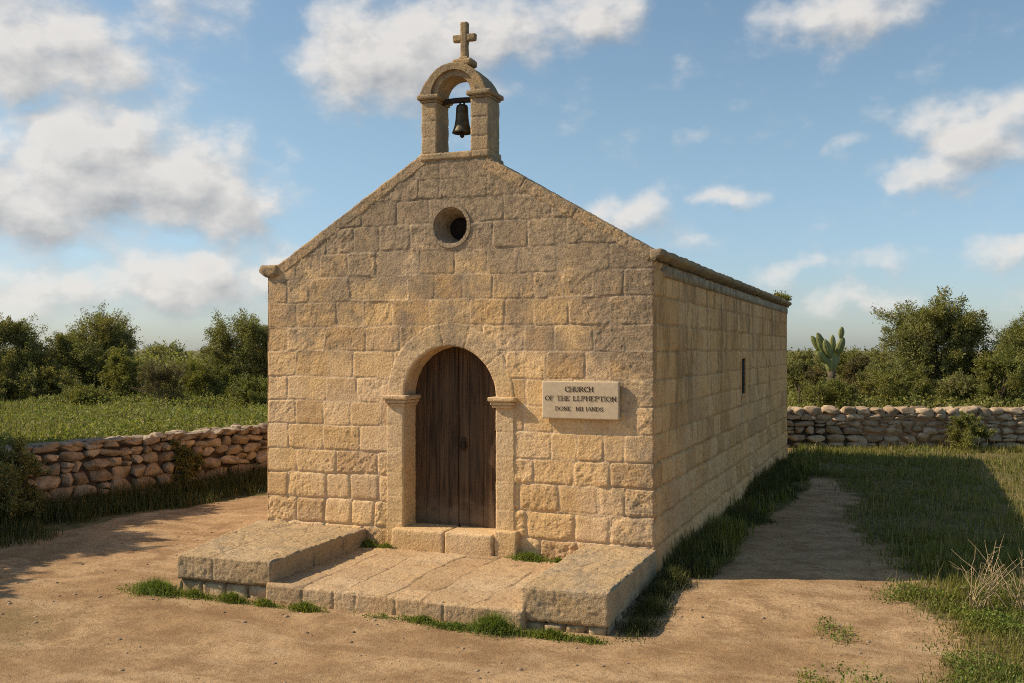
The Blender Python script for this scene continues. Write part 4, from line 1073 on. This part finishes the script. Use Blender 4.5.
plant_tree('bush', 4.94, 18.23, 1.12, 0.82, 5950, 458, 'small dry straw coloured bush at the left foot of the cactus', 'bush', M_DRYB, stems=5, lumps=18, group='bushes beyond the walls', low=.02,leaf_=.05)
plant_tree('bush', 5.74, 17.58, 0.76, 0.96, 7650, 461, 'low dark green bush at the right foot of the cactus', 'bush', M_OLIVE, stems=5, lumps=18, group='bushes beyond the walls', low=.02,leaf_=0.057)

plant_tree('bush', 5.39, 16.69, .70, 1.5, 14000, 467, 'low bush directly in front of the cactus trunk behind the rear wall', 'bush', M_BUSH, stems=5, lumps=18, group='bushes beyond the walls', low=.02, leaf_=.055)
plant_tree('bush', 3.9, 23.74, 1.49, 1.98, 15000, 541, 'taller dark bush on the skyline just right of the church', 'bush', M_OLIVE, stems=5, lumps=20, group='bushes beyond the walls', low=.02, leaf_=.075)
plant_tree('bush', 5.29, 27.51, 1.37, 2.23, 15000, 544, 'rounded bush on the skyline right behind the cactus', 'bush', M_BUSH, stems=5, lumps=20, group='bushes beyond the walls', low=.02, leaf_=.075)
plant_tree('bush', 6.36, 25.78, 1.39, 1.90, 15000, 547, 'bush on the skyline between the cactus and the large olive tree', 'bush', M_OLIVE, stems=5, lumps=20, group='bushes beyond the walls', low=.02, leaf_=.075)
plant_tree('bush', 10.31, 26.28, 1.82, 1.98, 15000, 550, 'tall bush on the skyline between the two right trees', 'bush', M_BUSH, stems=5, lumps=20, group='bushes beyond the walls', low=.02, leaf_=.075)
# trees outside the frame on the left; they throw the long shade over the path
for (x_, y_, h_, w_, n_, sd_, lab_) in ((-7.3, .2, 3.6, 2.6, 42000, 507, 'olive tree beyond the left wall just outside the view, nearest the field'), (-6.9, -2.2, 3.7, 3.2, 50000, 501, 'olive tree beyond the left wall outside the view, middle of three'), (-6.7, -4.6, 3.6, 3.2, 45000, 504, 'olive tree beyond the left wall outside the view, nearest the camera')):
    plant_tree('tree', x_, y_, h_, w_, n_, sd_, lab_, 'tree', M_OLIVE, low=.03, leaf_=.14, lumps=34, group='trees beyond the walls')
# bushes inside the yard
plant_tree('bush', -4.12, -.15, 1.15, 1.25, 20000, 511, 'dark bush in front of the left wall at the left edge', 'bush', M_OLIVE, low=.0, leaf_=.045, group='bushes against the walls', stems=5)
plant_tree('bush', -3.88, 3.0, .98, .75, 12000, 514, 'dark narrow bush climbing the middle of the left wall', 'bush', M_OLIVE, low=.0, leaf_=.045, group='bushes against the walls', stems=5)
plant_tree('bush', 8.70, 15.85, .85, 1.0, 9000, 517, 'small green bush growing at the foot of the rear wall', 'bush', M_BUSH, low=.0, leaf_=.055, group='bushes against the walls', stems=5)
# undergrowth massed behind the tree line
rng = np.random.RandomState(76); PP = []
for k in range(330):
    a = rad(rng.choice([rng.uniform(-53, -33), rng.uniform(-7, 11)])); d_ = rng.uniform(33, 50); cx_, cy_ = 7.4+math.sin(a)*d_, -10.4+math.cos(a)*d_
    r_ = rng.uniform(.5, 1.15); q = rng.normal(0, .42, (330, 3))*np.array([r_*1.3, r_*1.3, r_*.8])
    PP.append(q+np.array([cx_, cy_, 1.15+r_*.45-(.75 if cx_ > 0 else 0)]))
PP = np.concatenate(PP); V, F, t = leaves(PP, .12, 75, .5, .3)
stuff('undergrowth', V, F, t, M_OLIVE, 'dense mass of undergrowth behind the line of trees', 'scrub')
# far scrub line that closes the horizon
rng = np.random.RandomState(77); PP = []
for k in range(260):
    a = rad(rng.uniform(-78, 42)); d_ = rng.uniform(60, 120); cx_, cy_ = 7+math.sin(a)*d_, -10+math.cos(a)*d_
    r_ = rng.uniform(1.2, 3.0); q = rng.normal(0, .42, (420, 3))*np.array([r_*1.4, r_*1.4, r_*.4])
    PP.append(q+np.array([cx_, cy_, .7+r_*.2]))
PP = np.concatenate(PP); V, F, t = leaves(PP, .26, 78, .6, .3)
stuff('distant_scrub', V, F, t, M_OLIVE, 'far off line of scrub closing the horizon', 'scrub')

# cactus
def cactus_mat():
    m, n, b, pos, _ = new_mat('cactus_skin')
    v = n.noise(pos, 9, 5, .6); t = n.attr('tone')
    c = n.mix(t, (.07, .10, .022), (.30, .30, .09)); c = n.mix(n.ramp(v, .5, .7, 0, .5), c, (.24, .21, .11))
    n.put(b.inputs['Base Color'], c); b.inputs['Roughness'].default_value = .6; bump(n, b, v, .4, .02); return m
M_CACT = cactus_mat()
cac = empty('cactus', (5.45, 17.90, .82), 'branching cactus with upright ribbed pads standing behind the rear wall', 'cactus')
cac.rotation_euler = (0, 0, rad(21.6))
def pad(p, q, w_, dep, seed, name='pad', tn=.5):
    p, q = np.array(p, float), np.array(q, float); n = 15; m = 28
    t = np.linspace(0, 1, n); prof = np.sin(np.pi*np.clip(t*.93+.055, 0, 1))**.55*(.80+.2*t)
    A_ = np.linspace(0, 2*np.pi, m, endpoint=False); ax = q-p; L_ = np.linalg.norm(ax); ax = ax/L_
    sdv = np.cross(ax, (0, 1, 0)); sdv /= np.linalg.norm(sdv); fr_ = np.cross(sdv, ax)
    rib = 1+.10*np.cos(A_*9)
    w_ = w_*1.12
    V = p + ax*(t[:, None, None]*L_) + (sdv*(w_/2*np.cos(A_)*rib)[None, :, None] + fr_*(dep/2*np.sin(A_)*rib)[None, :, None])*prof[:, None, None]
    V = V.reshape(-1, 3); V = V+.006*fbm(V, 14, 2, seed)[:, None]
    I = np.arange(n*m).reshape(n, m); F = np.stack([I[:-1], np.roll(I, -1, 1)[:-1], np.roll(I, -1, 1)[1:], I[1:]], -1).reshape(-1, 4)
    tn_ = np.clip(tn+.5*np.tile(np.cos(A_*9)*.5, n), 0, 1)
    return link(name, mesh_data(name, V, F, M_CACT, {'tone': tn_}), cac)
k_ = .00365
def zc(x_, y_, d_=0): return ((x_-240)*k_*1.08, d_, 3.02-.82-(y_-130)*k_)
V, F = tube([(-.02, 0, -.05), (-.03, 0, .4), (0, .0, .75), (0, 0, 1.0)], [.09, .08, .09, .11], 14); link('trunk', mesh_data('trunk', V, F, M_BARK), cac)
pad(zc(238, 480), zc(242, 320), .33, .26, 1, 'stem_pad')
for k__, (a_, b_, w__) in enumerate((((205, 355, -.03), (138, 172, -.05), .22), ((190, 330, .12), (112, 195, .15), .18), ((222, 350, -.10), (182, 222, -.14), .20), ((248, 335, .03), (249, 186, .04), .17), ((275, 335, -.02), (318, 206, -.04), .21), ((300, 220, -.03), (308, 127, -.04), .15), ((212, 400, -.06), (132, 310, -.10), .19), ((255, 415, .03), (294, 340, .05), .18))):
    pad(zc(*a_), zc(*b_), w__, w__*.62, 10+k__, tn=.35+.1*(k__ % 4))

# little plant rooted on the far end of the cornice
def roof_plant(x, y, z, n, r, h, seed, label):
    rng = np.random.RandomState(seed); q = rng.normal(0, .45, (n, 3))*np.array([r, r*1.6, 0]); q[:, 2] = np.abs(rng.normal(0, .5, n))*h
    V, F, t = leaves(q, .045, seed, .5, .8); V2, F2, t2 = blades(q*np.array([1, 1, 0]), np.full(n, h*1.1), np.full(n, .007), seed+1, .5)
    V, F, A_ = join([(V, F, {'tone': t}), (V2, F2, {'tone': t2})]); o = link('wall_plant', mesh_data('wall_plant', V, F, M_BUSH, A_), loc=(x, y, z)); tag(o, label, 'plant', 'plants rooted on the side cornice'); return o
roof_plant(4.90, 11.9, 3.465, 260, .12, .14, 601, 'small green plant rooted at the far end of the side cornice')
roof_plant(4.90, 10.5, 3.465, 160, .10, .10, 604, 'tiny plant rooted on the side cornice a little before its far end')

# dead stalks, lower right
def stalks(x, y, n, H, r, seed, label):
    rng = np.random.RandomState(seed); parts = []
    for k in range(n):
        a = rng.uniform(0, 2*np.pi); l = rng.uniform(.05, .45)*r; h = H*rng.uniform(.45, 1.0); b0 = np.array([rng.normal(0, .05), rng.normal(0, .05), -.02])
        t = np.linspace(0, 1, 8)[:, None]; pts = b0+np.array([math.cos(a), math.sin(a), 0])*l*t**1.5*2+np.array([0, 0, 1])*h*t+np.cumsum(rng.normal(0, .009, (8, 3)), 0)
        parts.append((*tube(pts, np.linspace(.0055, .002, 8), 4, False), {}))
        for j in range(rng.randint(1, 4)):
            i = rng.randint(3, 7); d = rng.normal(0, 1, 3); d[2] = abs(d[2])*.6; d /= np.linalg.norm(d)
            parts.append((*tube(np.array([pts[i], pts[i]+d*h*.12, pts[i]+d*h*.22+np.array([0, 0, .02])]), [.003, .002, .0012], 3, False), {}))
    V, F, _ = join(parts); z = float(terrain(np.array([x]), np.array([y]))[0])
    o = link('dead_stalks', mesh_data('dead_stalks', V, F, M_STALK), loc=(x, y, z)); return tag(o, label, 'dry plant', 'dead stalks at the lower right')
stalks(7.93, -.25, 16, .60, .55, 701, 'left clump of dead pale branching stalks at the lower right')
stalks(8.32, -.10, 20, .62, .60, 704, 'right clump of dead pale stalks cut by the right edge')
stalks(8.15, .55, 9, .55, .5, 707, 'sparser dead stalks standing a little behind the other two clumps')

# pebbles and clods
def pebbles(n, seed):
    rng = np.random.RandomState(seed); T, F = cube_template(2, 2, 2); p = T*2-1; p = p/((np.abs(p)**3).sum(1)**(1/3))[:, None]
    x = rng.uniform(-4, 9.5, n*3); y = rng.uniform(-5.6, 9, n*3); g = pathmask(x, y); k = (g < .55) & ~in_church(x, y) & ~((x > -.2) & (x < 5) & (y > -2.2) & (y < 0)); x, y = x[k][:n], y[k][:n]; n = len(x)
    s = .003+.007*rng.rand(n)**4*3; z = terrain(x, y)
    V = p[None]*(s[:, None]*rng.uniform(.6, 1.3, (n, 3)))[:, None, :]*np.array([1, 1, .6]) + rng.normal(0, .12, (n, len(p), 1))*s[:, None, None]*.5*p[None]
    V = V + np.stack([x, y, z], 1)[:, None, :]
    F = (F[None]+(np.arange(n)*len(p))[:, None, None]).reshape(-1, 4)
    return V.reshape(-1, 3), F, np.repeat(rng.rand(n), len(p))
V, F, t = pebbles(1300, 801)
M_PEB = drywall_mat('pebble', (.26, .18, .11), (.46, .34, .22), (.24, .17, .11))
stuff('pebbles', V, F, t, M_PEB, 'scattered pebbles and clods on the dry earth', 'pebbles')

# straw litter and sparse dry grass on the trodden earth
def dlit(x, y):
    n_ = sst((fbm(P3(x, y), 1.2, 4, 91)+.10)/.35); return np.where(in_church(x, y) | ((x > -.3) & (x < 5.1) & (y > -2.3)), 0, n_*(.25+.75*sst((2.6-x)/2)*sst((-2.2-y)/1.2)+.6*sst((x-5.8)/1)))*(dleft(x, y) < -1)*(pathmask(x, y) < .6)
P = scatter(70000, -4, 9, -6, 6, dlit, 92); n_ = len(P)
V, F, t = blades(P, np.random.RandomState(93).uniform(.006, .028, n_), np.full(n_, .004), 94, 1.3)
stuff('straw_litter', V, F, np.where(t > .45, .99, t*.6), M_GRASS, 'short dry straw and withered grass on the trodden earth', 'litter')

# sparse low weeds rooted along the foot of the benches and the platform
def dedge(x, y): return np.exp(-((y+2.20+.03*x*0)/.09)**2)*(y < -2.13)*sst((fbm(P3(x, y), 3.5, 3, 95)-.02)/.35)*(x > -.1)*(x < 5.2)
P = scatter(26000, -.2, 5.3, -2.6, -2.1, dedge, 96); P[:, 2] += np.random.RandomState(97).uniform(0, .03, len(P))
V, F, t = leaves(P, .020, 98, .5, .6); V2, F2, t2 = blades(P[::2], np.random.RandomState(99).uniform(.01, .06, len(P[::2])), np.full(len(P[::2]), .004), 100, .9)
V, F, A_ = join([(V, F, {'tone': t}), (V2, F2, {'tone': t2})])
stuff('edge_weeds', V, F, A_['tone'], M_WEED, 'sparse low weeds along the foot of the platform and benches', 'weeds')
